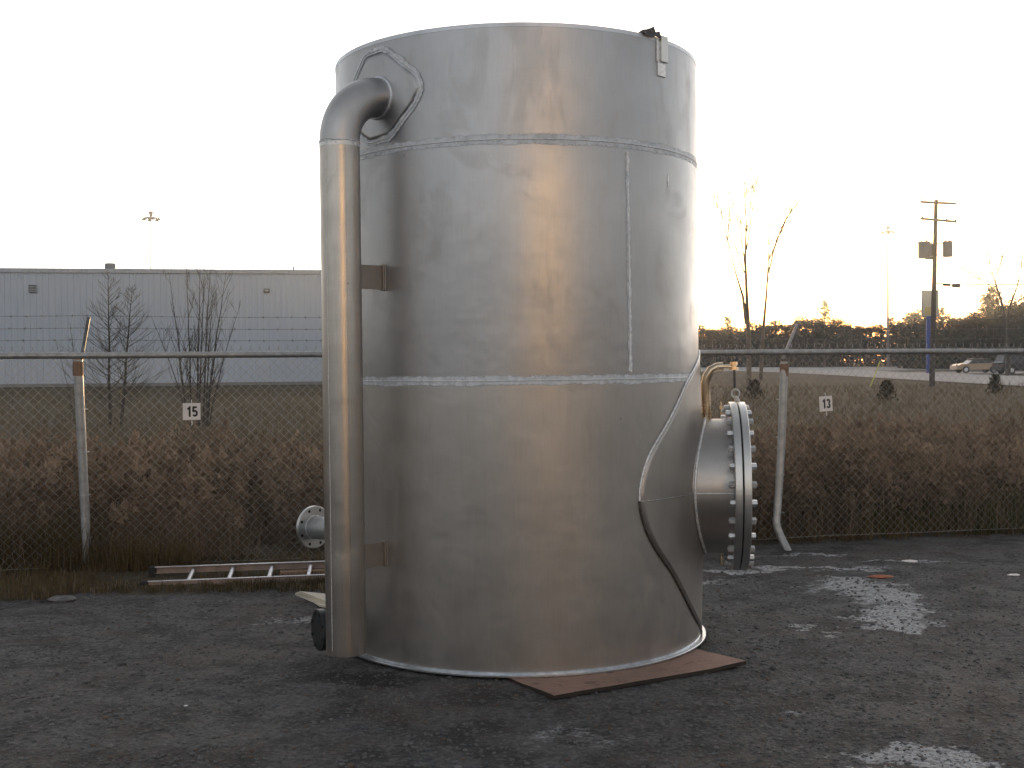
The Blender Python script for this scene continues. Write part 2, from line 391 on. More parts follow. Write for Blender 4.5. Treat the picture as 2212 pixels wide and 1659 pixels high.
# verge of earth in front of and under the fence (left side)
mb=MB(); vs=[]
n=160
for i in range(n+1):
    x=-9+9.6*i/n
    e=smooth(-.2,-1.6,x) if False else 1-smooth(-1.2,.5,x)
    yn=fy(x)-.05-(1.12+.22*mnoise.noise((x*1.7,0,2))+.08*mnoise.noise((x*6,0,4)))*e
    for k in range(7):
        t=k/6; y=yn+(fy(x)+.9-yn)*t; vs.append((x,y,zyard(x,min(y,fy(x)))+(.014+.03*mnoise.noise((x*3,y*3,7))+.03)*sin(min(t*2,1)*pi/2)*e - (.02 if k==0 else 0)))
mb.add(vs,[(i*7+k,(i+1)*7+k,(i+1)*7+k+1,i*7+k+1) for i in range(n) for k in range(6)])
tag(mb.build('verge',M['earth']),kind='structure')

# loose stones on the yard
mb=MB(); mb.smooth=False
ico=[(0,0,1),(.89,0,.45),(.28,.85,.45),(-.72,.53,.45),(-.72,-.53,.45),(.28,-.85,.45),(.72,.53,-.2),(-.28,.85,-.2),(-.89,0,-.2),(-.28,-.85,-.2),(.72,-.53,-.2)]
icf=[(0,1,2),(0,2,3),(0,3,4),(0,4,5),(0,5,1),(1,6,2),(2,7,3),(3,8,4),(4,9,5),(5,10,1),(6,7,2),(7,8,3),(8,9,4),(9,10,5),(10,6,1)]
rs=random.Random(3)
for _ in range(26000):
    y=3.2+7.6*rs.random()**1.3; x=(rs.random()-.5)*(y*.98)+.2
    if y>fy(x)+.1: continue
    if (x-.05)**2+(y-7.56)**2<1.2: continue
    s=.004+.010*rs.random()**3; s=s*(1.8 if rs.random()<.012 else 1); a=rs.random()*6.28
    z=zyard(x,y); q=[.7+.6*rs.random() for _ in range(3)]
    mb.cur=0 if rs.random()<.86 else (1 if rs.random()<.6 else 2)
    mb.add([(x+s*(v[0]*q[0]*cos(a)-v[1]*q[1]*sin(a)),y+s*(v[0]*q[0]*sin(a)+v[1]*q[1]*cos(a)),z+s*(v[2]*q[2]*.7+.1)) for v in ico],icf,False)
M['st1']=simple('dark_stone',(.095,.097,.102),.8,0,.5,4); M['st2']=simple('grey_stone',(.13,.13,.135),.75,0,.3,4); M['st3']=simple('brown_stone',(.12,.08,.06),.8,0,.3,4)
tag(mb.build('loose_gravel',[M['st1'],M['st2'],M['st3']]),'small loose gravel stones scattered over the dark yard','gravel',kind='stuff')

# roads on the right beyond the field
def strip(name,pts,m,dz,nsub=30):
    """pts: list of (left edge, right edge) world xy pairs"""
    mb=MB(); vs=[]
    for i in range(len(pts)-1):
        (a0,b0),(a1,b1)=pts[i],pts[i+1]
        for k in range(nsub+(1 if i==len(pts)-2 else 0)):
            t=k/nsub
            for s_ in range(7):
                q=s_/6; x=(a0[0]*(1-q)+b0[0]*q)*(1-t)+(a1[0]*(1-q)+b1[0]*q)*t; y=(a0[1]*(1-q)+b0[1]*q)*(1-t)+(a1[1]*(1-q)+b1[1]*q)*t
                vs.append((x,y,zfield(x,y)+dz))
    r=len(vs)//7
    mb.add(vs,[(j*7+i,j*7+i+1,(j+1)*7+i+1,(j+1)*7+i) for j in range(r-1) for i in range(6)])
    return tag(mb.build(name,m),kind='structure')
strip('road',[((25,40),(38,50)),((27.2,74),(41.5,98)),((30.7,134),(45,170)),((22,190),(38,196))],M['road'],.06)
strip('side_road',[((20,150),(20,192)),((130,140),(130,190))],M['apron'],.035)
strip('car_lane',[((42,112),(39.5,131)),((100,96),(100,120))],M['apron'],.075)

# ------------------------------------------------------------------ the steel tank
RT=1.119; DY=7.56
b0=P(1127,1385,DY); t0=P(1113.5,146,DY)
lean=math.atan((t0.x-b0.x)/(t0.z-b0.z))
TB=Vector((b0.x,DY,0.012))
tank=thing('steel_tank',TB,'tall upright stainless steel tank with side pipe and bolted manway','tank',rot=(0,lean,0))
TM=tank.matrix_world.copy(); TI=TM.inverted()
def hit(px,py,R=RT):
    o=TI@Vector((0,0,EYE)); d=TI.to_3x3()@ray(px,py)
    A=d.x*d.x+d.y*d.y; B=2*(o.x*d.x+o.y*d.y); C=o.x*o.x+o.y*o.y-R*R; D_=B*B-4*A*C
    if D_<0:
        t=-B/(2*A)
    else: t=(-B-sqrt(D_))/(2*A)
    p=o+d*t; return atan2(p.x,-p.y),p.z          # angle from the front towards +X
def cp(th,z,r): return Vector((sin(th)*r,-cos(th)*r,z))
Zt=hit(1130,48)[1]; Z2=hit(1130,300)[1]; Z1=hit(1120,822)[1]
print('tank z',Zt,Z2,Z1,'lean',math.degrees(lean))
rn=random.Random(5)
def course(z0,z1,lab=None,dr=0.0):
    mb=MB(); n=144; th=.008
    prof=[(z0,RT-th),(z0,RT+dr),(z1,RT+dr),(z1,RT-th),(z0,RT-th)]
    def dent(a,z): return .0012*mnoise.noise((a*1.5,z*1.2,z0*9))+.0006*mnoise.noise((a*5,z*4,z0))
    K=14; vs=[]
    for j in range(K+1):
        z=z0+(z1-z0)*j/K
        for i in range(n):
            a=2*pi*i/n; vs.append(cp(a,z,RT+dr+dent(a if a<pi else 2*pi-a,z)*sin(pi*j/K)))
    mb.add(vs,[(j*n+i,j*n+(i+1)%n,(j+1)*n+(i+1)%n,(j+1)*n+i) for j in range(K) for i in range(n)])
    ins=[cp(2*pi*i/n,z,RT-th) for z in(z0,z1) for i in range(n)]
    mb.add(ins,[(i,n+i,n+(i+1)%n,(i+1)%n) for i in range(n)])
    for z,s_ in((z0,0),(z1,1)):
        mb.add([cp(2*pi*i/n,z,RT-th) for i in range(n)]+[cp(2*pi*i/n,z,RT+dr) for i in range(n)],[((i,(i+1)%n,n+(i+1)%n,n+i) if s_ else (i,n+i,n+(i+1)%n,(i+1)%n)) for i in range(n)],False)
    return mb
course(Z2+.002,Zt).build('shell_course',M['shell'],tank,True)
course(Z1+.002,Z2-.002).build('shell_course',M['shell'],tank,True)
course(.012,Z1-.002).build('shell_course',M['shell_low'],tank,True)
# bottom lip
mb=MB(); n=160
mb.lathe((0,0,0),(0,0,1),[(0,RT-.05),(0,RT+.030),(.003,RT+.033),(.010,RT+.033),(.013,RT+.030),(.013,RT+.0),(.020,RT+.002),(.024,RT-.004)],n)
mb.build('base_lip',M['lip'],tank,True)
# inner floor plate
mb=MB(); mb.add([cp(2*pi*i/64,.004,RT-.05) for i in range(64)],[list(range(64))],False); mb.build('floor_plate',M['shell'],tank,True)

def weld(path,hw=.024,name='weld_seam',closed=False,beadr=.0042,off=.0015,R=RT,beadmat='bead',rib=True,seed=0,parent=None,lift=None,wob=1.0):
    """path of (theta,z) on the shell: a pickled band with ragged edges and a lumpy bead"""
    # resample
    pts=[(t*R,z) for t,z in path]; 
    if closed: pts.append(pts[0])
    out=[]
    for a,b in zip(pts[:-1],pts[1:]):
        L=math.dist(a,b); k=max(1,int(L/.012))
        out += [(a[0]+(b[0]-a[0])*i/k,a[1]+(b[1]-a[1])*i/k) for i in range(k)]
    if not closed: out.append(pts[-1])
    n=len(out); mb=MB(); L_=lift or (lambda th,z:0.0)
    A=[];
    for i,(s_,z) in enumerate(out):
        p0=out[(i-1)%n] if closed or i>0 else out[i]; p1=out[(i+1)%n] if closed or i<n-1 else out[i]
        d=(p1[0]-p0[0],p1[1]-p0[1]); l=math.hypot(*d) or 1; nx,nz=-d[1]/l,d[0]/l
        w1=hw*(1+wob*(.55*mnoise.noise((i*.07,seed,0))+.25*mnoise.noise((i*.7,seed,1)))); w2=hw*(1+wob*(.45*mnoise.noise((i*.16,seed,5))+.25*mnoise.noise((i*.7,seed,6))))
        for q in(-w1,0,w2):
            ss=s_+nx*q; zz=z+nz*q; A.append(cp(ss/R,zz,R+off+L_(ss/R,zz)))
    if rib:
        mb.cur=0
        m_=n if closed else n-1
        mb.add(A,[f for i in range(m_) for f in ((i*3,((i+1)%n)*3,((i+1)%n)*3+1,i*3+1),(i*3+1,((i+1)%n)*3+1,((i+1)%n)*3+2,i*3+2))])
    mb.cur=1
    B=[cp(s_/R+.0,z+.0012*mnoise.noise((i*.9,seed,2)),R+off+.001+L_(s_/R,z)) for i,(s_,z) in enumerate(out)]
    mb.tube(B,[beadr*(1+.35*mnoise.noise((i*1.3,seed,9))) for i in range(n)],6,True,closed)
    # make faces look outwards
    o=mb.build(name,[M['clean_band'],M[beadmat]],parent or tank,True)
    at_=o.data.attributes.new('edge','FLOAT','POINT'); nv=len(o.data.vertices); arr=np.ones(nv,dtype=np.float32)
    if rib:
        arr[0:3*n:3]=0; arr[2:3*n:3]=0
    at_.data.foreach_set('value',arr); return o
ring=lambda z:[(pi+2*pi*i/60,z) for i in range(61)]
weld(ring(Z2),.036,wob=.5,seed=1,beadr=.003)
weld(ring(Z1),.034,wob=.5,seed=2,beadr=.003,beadmat='bead')
a1=hit(1355,330)[0]; a2=hit(1362,810)[0]
weld([(a1,Z2-.045),((a1+a2)/2,(Z1+Z2)/2),(a2,Z1+.04)],.020,beadr=.004,seed=3)
a3=hit(783,1000)[0]; weld([(a3,Z1-.035),(a3,.03)],.018,beadr=.004,seed=4)
a4=hit(1700,10)[0]
weld([(radians(150),Z2+.04),(radians(150),Zt-.01)],.012,seed=6); weld([(radians(-172),.03),(radians(-172),Z1-.03)],.012,seed=7)
# thin worn line at the rim, ground bright
mb=MB(); mb.lathe((0,0,0),(0,0,1),[(Zt-.022,RT+.0015),(Zt+.0005,RT+.0015),(Zt+.0015,RT-.009),(Zt-.02,RT-.0095)],144); mb.build('top_rim',M['clean'],tank,True)
# chalk / pickling marks
for k,(x,y,w_,h_) in enumerate([(1443,390,3,14)]):
    th,z=hit(x,y); mb=MB(); pts=[]
    for i in range(12):
        an=2*pi*i/12; q=1+.4*mnoise.noise((i,k,3)); pts.append(cp(th+cos(an)*w_*.0023*q/RT,z+sin(an)*h_*.0026*q,RT+.0016))
    mb.add(pts,[list(range(12))]); mb.build('scuff_mark',M['bead'],tank,True)

# reinforcing pad with elbow and downpipe
padpx=[(833,104),(902,159),(911,190),(898,223),(845,297),(799,311),(773,288),(757,235),(765,178),(790,119)]
pad=[hit(x,y) for x,y in padpx]
def chaikin(p,it=1):
    for _ in range(it):
        q=[]
        for a,b in zip(p,p[1:]+p[:1]): q += [(a[0]*.9+b[0]*.1,a[1]*.9+b[1]*.1),(a[0]*.1+b[0]*.9,a[1]*.1+b[1]*.9)]
        p=q
    return p
pad=chaikin(pad,1)
pc=(sum(a for a,_ in pad)/len(pad),sum(z for _,z in pad)/len(pad))
mb=MB(); PT=.0045; K=6; m_=len(pad); vs=[]
for k in range(K+1):
    for (a,z) in pad: vs.append(cp(pc[0]+(a-pc[0])*k/K,pc[1]+(z-pc[1])*k/K,RT+PT))
for (a,z) in pad: vs.append(cp(a,z,RT-.002))
mb.add(vs,[(k*m_+i,(k+1)*m_+i,(k+1)*m_+(i+1)%m_,k*m_+(i+1)%m_) for k in range(K+1) for i in range(m_)])
padO=mb.build('reinforcing_pad',M['shell'],tank,True)
weld(pad,.024,closed=True,seed=11,off=PT+.0015,beadr=.0030,parent=tank)

q0=hit(817,212)                                     # nozzle centre
pr=.1095; LR=.283
an=q0[0]; nrm=Vector((sin(an),-cos(an),0)); zc=q0[1]
S0=nrm*(RT-.03)+Vector((0,0,zc)); bend=nrm*(RT-.006)+Vector((0,0,zc))
arc=[S0]
for i in range(0,17):
    t=pi/2*i/16; arc.append(bend+nrm*(LR*sin(t))+Vector((0,0,-LR*(1-cos(t)))))
mb=MB(); mb.tube(arc,pr,48,False); mb.build('elbow',M['elbow'],tank,True)
px_=arc[-1].x; py_=arc[-1].y; ztop=arc[-1].z
bot=TI@P(735,1410,(TM@arc[-1]).y); zb=bot.z
# pipe, with a hollow lower end
mb=MB()
mb.lathe((px_,py_,0),(0,0,1),[(ztop-.003,pr),(ztop*.75+zb*.25,pr),(ztop*.5+zb*.5,pr+.0004),(ztop*.25+zb*.75,pr),(zb,pr),(zb,pr-.008),(zb+.5,pr-.008)],48)
pipe=mb.build('downpipe',M['pipe'],tank,True)
def circ(o,ax,r,n=40,seed=0,wob=.0):
    ax=Vector(ax).normalized(); a=Vector((0,0,1)) if abs(ax.z)<.9 else Vector((1,0,0)); a=(a-ax*a.dot(ax)).normalized(); b=ax.cross(a)
    return [Vector(o)+(a*cos(2*pi*i/n)+b*sin(2*pi*i/n))*(r+wob*mnoise.noise((i*.7,seed,0))) for i in range(n)]
mb=MB(); mb.tube(circ((px_,py_,ztop-.001),(0,0,1),pr,48,1,.001),.0045,6,closed=True)
mb.lathe((px_,py_,0),(0,0,1),[(ztop-.028,pr+.001),(ztop-.004,pr+.0012)],48); mb.build('weld_ring',M['bead'],tank,True)
# long seam of the pipe
va=Vector((0,0,0))-Vector((0,0,0)); vd=(TI@Vector((0,0,EYE))-Vector((px_,py_,0))); va=atan2(vd.y,vd.x)
for k,(off_,wd) in enumerate(((.28,.0028),(-.75,.0018))):
    a_=va+off_; pth=[Vector((px_+cos(a_)*(pr+.0002),py_+sin(a_)*(pr+.0002),ztop-.03-(ztop-zb-.06)*i/120)) for i in range(121)]
    mb=MB(); mb.tube(pth,[wd*(1+.4*mnoise.noise((i*.8,k,0))) for i in range(121)],5); mb.build('long_seam',M['bead'] if k else M['pipe'],tank,True)
# elbow to pad fillet weld
mb=MB(); nr=[]
for i in range(48):
    t=2*pi*i/48; s_=(pr+.004)*cos(t); z_=(pr+.004)*sin(t); th_=an+math.asin(s_/(RT+PT)); nr.append(cp(th_,zc+z_,RT+PT+.002))
mb.tube(nr,[.009*(1+.25*mnoise.noise((i*.9,4,0))) for i in range(48)],8,closed=True); mb.build('weld_ring',M['clean'],tank,True)
# pipe brackets
for (y0,y1,xr) in((573,627,827),(1169,1222,831)):
    th0,zt_=hit(xr,y0); th1,zb_=hit(xr,y1)
    e=cp(th0,0,RT+.004); s_=Vector((px_,py_,0)); d=(e-s_).normalized(); s_=s_+d*(pr-.01)
    nn=Vector((-d.y,d.x,0)); zt_,zb_=zt_-.003,zb_+.003
    mb=MB(); c=(s_+e)/2; L=(e-s_).length; R=Matrix((d,nn,Vector((0,0,1)))).transposed()
    mb.box((c.x,c.y,(zt_+zb_)/2),(L,.008,zt_-zb_),R,.001)
    br=mb.build('pipe_bracket',M['bracket'],tank,True)
    mb=MB(); mb.cur=0
    nr_=cp(th0,0,1); tg=Vector((cos(th0),sin(th0),0)); R2=Matrix((tg,nr_,Vector((0,0,1)))).transposed()
    cc=cp(th0,(zt_+zb_)/2,RT+.008)+tg*.004
    mb.box(cc,(.034,.012,zt_-zb_+.012),R2,.002)
    mb.tube([cc+tg*.02+Vector((0,0,(zt_-zb_)*(i/14-.5)*1.05))-nr_*.004+nr_*.002*mnoise.noise((i,1,2)) for i in range(15)],.0055,6)
    f_=mb.build('bracket_foot',M['bracket'],tank,True)

# lifting lug near the top right
thL,zl0=hit(1428,166); _,zl1=hit(1426,86); _,zl2=hit(1427,135)
tg=Vector((cos(thL),sin(thL),0)); nr_=cp(thL,0,1); R2=Matrix((tg,nr_,Vector((0,0,1)))).transposed()
mb=MB(); c=cp(thL,(zl0+Zt-.02)/2,RT+.003); mb.box(c,(.072,.010,Zt-.02-zl0),R2,.002); mb.build('lug_plate',M['bead'],tank,True)
mb=MB(); c=cp(thL+.012,(zl2+Zt+.012)/2,RT+.015); mb.box(c,(.062,.010,Zt+.012-zl2),R2,.002)
for s_ in(-1,1):
    c2=c+tg*s_*.026-nr_*.008; mb.box(c2,(.008,.010,(Zt-zl2)*.85),R2)
mb.build('lifting_lug',M['flange'],tank,True)
mb=MB(); mb.tube([cp(thL-.035,zl2+(Zt-.01-zl2)*i/20,RT+.004+.001*mnoise.noise((i,0,0))) for i in range(21)],.006,6); mb.build('weld_bead',M['bead'],tank,True)
# crumpled scrap of tarpaulin folded over the rim
mb=MB(); vs=[]; cx=thL-.075
for i in range(9):
    for j in range(7):
        u=i/8; v=j/6; a=cx+(u-.5)*.125; prof=[(.018,-.015),(.014,.012),(.004,.028),(-.02,.032),(-.05,.03),(-.08,.02),(-.1,.0)][j]
        edge=sin(pi*min(1,max(0,u)))**.5
        vs.append(cp(a,Zt+(prof[1]+.022*abs(mnoise.noise((i*1.1,j*.9,1))))*(.25+.75*edge)+(.02 if (i in(5,) and j in(2,3)) else 0)+(.03 if i==8 and j in (2,3) else 0),RT+prof[0]+.008*mnoise.noise((i,j,4))))
mb.add(vs,[(i*7+j,(i+1)*7+j,(i+1)*7+j+1,i*7+j+1) for i in range(8) for j in range(6)],False)
sc=mb.build('tarp_scrap',M['tarp']); sc.matrix_world=TM
md=sc.modifiers.new('s','SOLIDIFY'); md.thickness=.004
tag(sc,'crumpled dark tarp scrap on the rim above the lifting lug','tarp')

# saddle plate round the manway
THN=radians(83.6); ZN=hit(1383,1083)[1]
nax=Vector((sin(THN),-cos(THN),0))
# centre height from the flange pixels
cf=TI@P(1590,1049,7.41); ZN=cf.z; print('ZN',ZN)
NRr=.414; FR=.518
outl=[(1482,822),(1439,918),(1403,977),(1387,1023),(1379,1075),(1385,1108),(1395,1148),(1420,1194),(1449,1233),(1466,1266),(1490,1315),(1505,1345)]
o2=[hit(x,y) for x,y in outl]
ztp=TI@P(1511,755,7.45); zbt=TI@P(1518,1372,7.45)
half=[(THN,ztp.z)]+o2+[(THN,zbt.z+.01)]
half=[half[0],((half[0][0]+half[1][0])/2-.02,(half[0][1]+half[1][1])/2)]+half[1:]
# resample halves by polar angle about the nozzle centre
def polar_outline(ang):
    best=None; c_,s_=cos(ang),sin(ang)
    pts=[((a-THN)*RT,z-ZN) for a,z in half]
    pts=pts+[(-x,z) for x,z in pts[::-1]]
    for (x0,z0),(x1,z1) in zip(pts,pts[1:]+pts[:1]):
        # ray from origin: (c,s)*t = p0+(p1-p0)*k
        dx,dz=x1-x0,z1-z0; det=c_*(-dz)+s_*dx
        if abs(det)<1e-9: continue
        t=(x0*(-dz)+z0*dx)/det; k=(c_*z0-s_*x0)/det
        if t>0 and -1e-6<=k<=1+1e-6 and (best is None or t<best): best=t
    return best or .5
NS=96; rad=[polar_outline(2*pi*i/NS+1e-4) for i in range(NS)]
rad=[(rad[i-1]+2*rad[i]+rad[(i+1)%NS])/4 for i in range(NS)]
def sad_off(t): return .009+.012*(1-t)**1.6
mb=MB(); K=14; vs=[]
for k in range(K+1):
    t=k/K
    for i in range(NS):
        a_=2*pi*i/NS; r_=NRr*.985+(max(rad[i],NRr*1.02)-NRr*.985)*t
        x=r_*cos(a_); z=r_*sin(a_); vs.append(cp(THN+x/RT,ZN+z,RT+sad_off(t)))
for i in range(NS):
    a_=2*pi*i/NS; r_=max(rad[i],NRr*1.02); vs.append(cp(THN+r_*cos(a_)/RT,ZN+r_*sin(a_),RT-.002))
mb.add(vs,[(k*NS+i,k*NS+(i+1)%NS,(k+1)*NS+(i+1)%NS,(k+1)*NS+i) for k in range(K+1) for i in range(NS)])
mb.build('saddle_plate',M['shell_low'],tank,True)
M['bead2']=simple('weld_bead_grey',(.46,.46,.47),.45,1,.3,60,5,.6)
upo=[(THN+rad[i]*1.004*cos(2*pi*i/NS)/RT,ZN+rad[i]*1.004*sin(2*pi*i/NS)) for i in range(NS) if True]
iu=[i for i in range(0,NS//2+1)]; il=[i for i in range(NS//2,NS+1)]
weld([upo[i%NS] for i in iu],.008,seed=21,beadr=.0065,off=.004,beadmat='bead')
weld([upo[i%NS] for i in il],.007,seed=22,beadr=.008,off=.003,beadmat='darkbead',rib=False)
# horizontal seam of the saddle
r_l=rad[NS//2]
mb=MB(); pth=[]
for i in range(30):
    t=i/29; r_=r_l+(NRr-r_l)*t; pth.append(cp(THN-r_/RT,ZN-.005,RT+sad_off(1-t)+.0005))
mb.tube(pth,.0035,6); mb.build('weld_seam',M['bead2'],tank,True)
# neck, flange pair, bolts
O=Vector((0,0,ZN)); s_fl=1.351
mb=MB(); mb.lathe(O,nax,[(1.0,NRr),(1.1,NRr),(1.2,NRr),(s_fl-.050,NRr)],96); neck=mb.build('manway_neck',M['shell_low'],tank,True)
mb=MB(); cr=[]
for i in range(96):
    t=2*pi*i/96; x=(NRr+.004)*cos(t); z=(NRr+.004)*sin(t); ss=sqrt(max(0,(RT+.036)**2-x*x))
    tv=Vector((cos(THN),sin(THN),0)); cr.append(nax*ss+tv*x+Vector((0,0,ZN+z)))
mb.tube(cr,[.008*(1+.3*mnoise.noise((i*.8,3,1))) for i in range(96)],8,closed=True); mb.build('weld_ring',M['bead'],tank,True)
tv=Vector((cos(THN),sin(THN),0))
mb=MB(); mb.tube([nax*(1.08+(s_fl-.05-1.08)*i/12)-tv*(NRr+.001)+Vector((0,0,ZN-.005)) for i in range(13)],.004,6); mb.build('weld_seam',M['bead'],tank,True)
ft=.043
mb=MB(); a=s_fl-.005-ft; mb.lathe(O,nax,[(a,NRr-.004),(a,FR-.004),(a+.004,FR),(a+ft-.003,FR),(a+ft,FR-.003),(a+ft,NRr-.05),(a,NRr-.05)],112,False)
mb.build('weld_neck_flange',M['flange'],tank,True)
mb=MB(); mb.lathe(O,nax,[(s_fl-.005,.10),(s_fl-.005,FR-.012),(s_fl+.004,FR-.012),(s_fl+.004,.10)],96,False); mb.build('gasket',M['gasket'],tank,True)
mb=MB(); a=s_fl+.004; mb.lathe(O,nax,[(a,0),(a,FR-.003),(a+.003,FR),(a+ft-.003,FR),(a+ft,FR-.004),(a+ft,0)],112,False)
mb.build('blind_flange',M['flange'],tank,True)
rb=random.Random(9)
for i in range(28):
    t=2*pi*(i+.5)/28; c=O+(tv*cos(t)+Vector((0,0,1))*sin(t))*.480
    mb=MB(); e=rb.uniform(-.004,.004); side=(tv*cos(t+.3*i)+Vector((0,0,1))*sin(t+.3*i))
    a0=s_fl-.005-ft; a1=s_fl+.004+ft
    mb.lathe(c,nax,[(a0-.030+e,0),(a0-.030+e,.0195),(a0-.028+e,.0212),(a0-.0005,.0212)],6,False,side)
    mb.lathe(c,nax,[(a1+.0005,.0212),(a1+.026+e,.0212),(a1+.028+e,.0195),(a1+.028+e,0)],6,False,side)
    mb.lathe(c,nax,[(a0-.033+e,0),(a0-.033+e,.010),(a1+.031+e,.010),(a1+.031+e,0)],10,True)
    mb.build('flange_bolt',M['bolt'],tank,True)
# davit arm over the manway
yv=7.46
dv=[(1527,908),(1526,880),(1525,850),(1524,828),(1528,812),(1537,799),(1549,793),(1562,792)]
mb=MB(); mb.tube([P(x,y,yv-.02*i/7) for i,(x,y) in enumerate(dv)],.0275,20); mb.build('davit_arm',M['bronze'],tank)
mb=MB(); mb.tube([P(1560,792,yv-.02),P(1582,792,yv-.02)],.012,12); c=P(1585,792,yv-.02)
mb.lathe(c,(0,0,1),[(-.020,0),(-.020,.030),(-.006,.030),(-.006,.016),(.008,.016),(.008,.024),(.030,.024),(.030,0)],6,False); mb.build('davit_end',M['bronze'],tank)
c1=P(1586,795,yv-.02); c2=P(1587,838,yv-.02)
mb=MB(); mb.tube([c1,c2],.008,8); 
for i in range(16): mb.lathe(c1.lerp(c2,.5+.5*i/16),(0,0,1),[(0,.008),(.002,.0095),(.004,.008)],8)
mb.build('hanger_rod',M['arm'],tank)
c3=P(1589,850,yv-.02); mb=MB(); mb.tube(circ(c3,(.6,1,0),.026,20),.005,8,closed=True); mb.build('hook_ring',M['bolt'],tank)
c4=P(1592,866,yv-.04); mb=MB(); mb.tube([c3+Vector((0,0,-.02)),c4.lerp(c3,.4),c4],.0085,8); mb.tube(circ(c4+Vector((0,0,-.005)),(1,.3,0),.024,18),.007,8,closed=True); mb.build('eye_bolt',M['bolt'],tank)
# small studs above and below the neck
for (x,y0,y1) in((1557,868,896),(1558,1194,1222)):
    mb=MB(); a_=P(x,y0,7.25); b_=P(x+1,y1,7.25); mb.tube([a_,b_],.005,8); mb.lathe(a_.lerp(b_,.45),(0,0,1),[(-.008,0),(-.008,.011),(.008,.011),(.008,0)],6,False); mb.build('stud',M['bronze'],tank)

# flanged nozzle pointing away to the left
def nozzle(thd,z,nr,fr,send,ftk,nb,matf,hollow=True,name='nozzle'):
    th_=radians(thd); ax=Vector((sin(th_),-cos(th_),0)); O_=Vector((0,0,z)); tv_=Vector((cos(th_),sin(th_),0))
    mb=MB(); mb.lathe(O_,ax,[(RT-.02,nr),(send-ftk,nr)],40)
    if hollow: mb.lathe(O_,ax,[(send-.002,nr-.008),(RT,nr-.008)],40)
    nk=mb.build(name+'_neck',M['galv'] if hollow else matf,tank,True)
    mb=MB(); mb.lathe(O_,ax,[(send-ftk,nr),(send-ftk,fr-.003),(send-ftk+.003,fr),(send-.003,fr),(send,fr-.003),(send,nr-.008 if hollow else 0)],64,False)
    mb.cur=1
    for i in range(nb):
        t=2*pi*(i+.5)/nb; c=O_+(tv_*cos(t)+Vector((0,0,1))*sin(t))*((fr+nr)/2+.01)
        if hollow: mb.lathe(c,ax,[(send-ftk-.0012,0),(send-ftk-.0012,.011)],14,False)
        else: mb.lathe(c,ax,[(send+.007,0),(send+.007,.010),(send+.0005,.010)],6,False); mb.lathe(c,ax,[(send-ftk-.014,0),(send-ftk-.014,.012),(send-ftk-.0005,.012)],6,False)
    mb.build(name+'_flange',[matf,M['gasket'] if hollow else matf],tank,True)
    mb=MB(); mb.tube(circ(O_+ax*(send-ftk-.003),ax,nr+.003,40),.004,6,closed=True); mb.build('weld_ring',M['bead'] if hollow else matf,tank,True)
nozzle(-132,.483,.084,.158,2.08,.026,8,M['flange'])
nozzle(-62.6,.152,.060,.120,1.340,.045,8,M['blackpaint'],False,'drain')

# plywood under the tank
c1=G(1197,1507,.012); c2=G(1612,1436,.012); e=(c2-c1); e.z=0; e.normalize(); pn=Vector((-e.y,e.x,0)); L=(c2-c1).length
mb=MB(); pts=[c1,c2,c2+pn*2.44,c1+pn*2.44]; ct=sum(pts,Vector())/4
pl=thing('plywood_sheet',(ct.x,ct.y,.0),'brown weathered plywood sheet under the right side of the tank','plywood')
R=Matrix((e,pn,Vector((0,0,1)))).transposed()
nx_,ny_=24,40; top=[]; 
rpw=lambda a,b,k:mnoise.noise((a*9,b*9,k))
for zz in (0,1):
    for j in range(ny_+1):
        for i in range(nx_+1):
            u=i/nx_; v=j/ny_; ed=(u in(0,1) or v==0)
            x=u*L+(.005*rpw(u*3,v*3,1) if ed else 0); y=v*2.44+(.005*rpw(u*3,v*3,2) if ed else 0)
            wz=.010*smooth(.75,1.0,u)*smooth(.25,0,v)+.004*smooth(.2,0,v)*abs(rpw(u*.4,v,3))
            p_=c1+e*x+pn*y; top.append((p_.x,p_.y,(-.010 if zz==0 else .0105)+wz+(.012*smooth(.16,0,v))))
n1_=(nx_+1)*(ny_+1); w_=nx_+1; fs=[]
for j in range(ny_):
    for i in range(nx_): fs.append((n1_+j*w_+i,n1_+j*w_+i+1,n1_+(j+1)*w_+i+1,n1_+(j+1)*w_+i)); fs.append((j*w_+i,(j+1)*w_+i,(j+1)*w_+i+1,j*w_+i+1))
for i in range(nx_): fs.append((i,i+1,n1_+i+1,n1_+i)); b_=ny_*w_; fs.append((b_+i+1,b_+i,n1_+b_+i,n1_+b_+i+1))
for j in range(ny_): fs.append(((j+1)*w_,j*w_,n1_+j*w_,n1_+(j+1)*w_)); b_=nx_; fs.append((j*w_+b_,(j+1)*w_+b_,n1_+(j+1)*w_+b_,n1_+j*w_+b_))
mb.add(top,fs,False)
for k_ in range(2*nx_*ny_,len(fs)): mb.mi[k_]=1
M['plyedge']=simple('dark_plywood_edge',(.03,.022,.018),.8,0,.3,20)  # side faces coloured much darker than the sheet's top
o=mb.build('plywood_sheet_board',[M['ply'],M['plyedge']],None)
bpy.data.objects.remove(pl); o.name='plywood_sheet'; tag(o,'brown weathered plywood sheet under the right side of the tank','plywood')

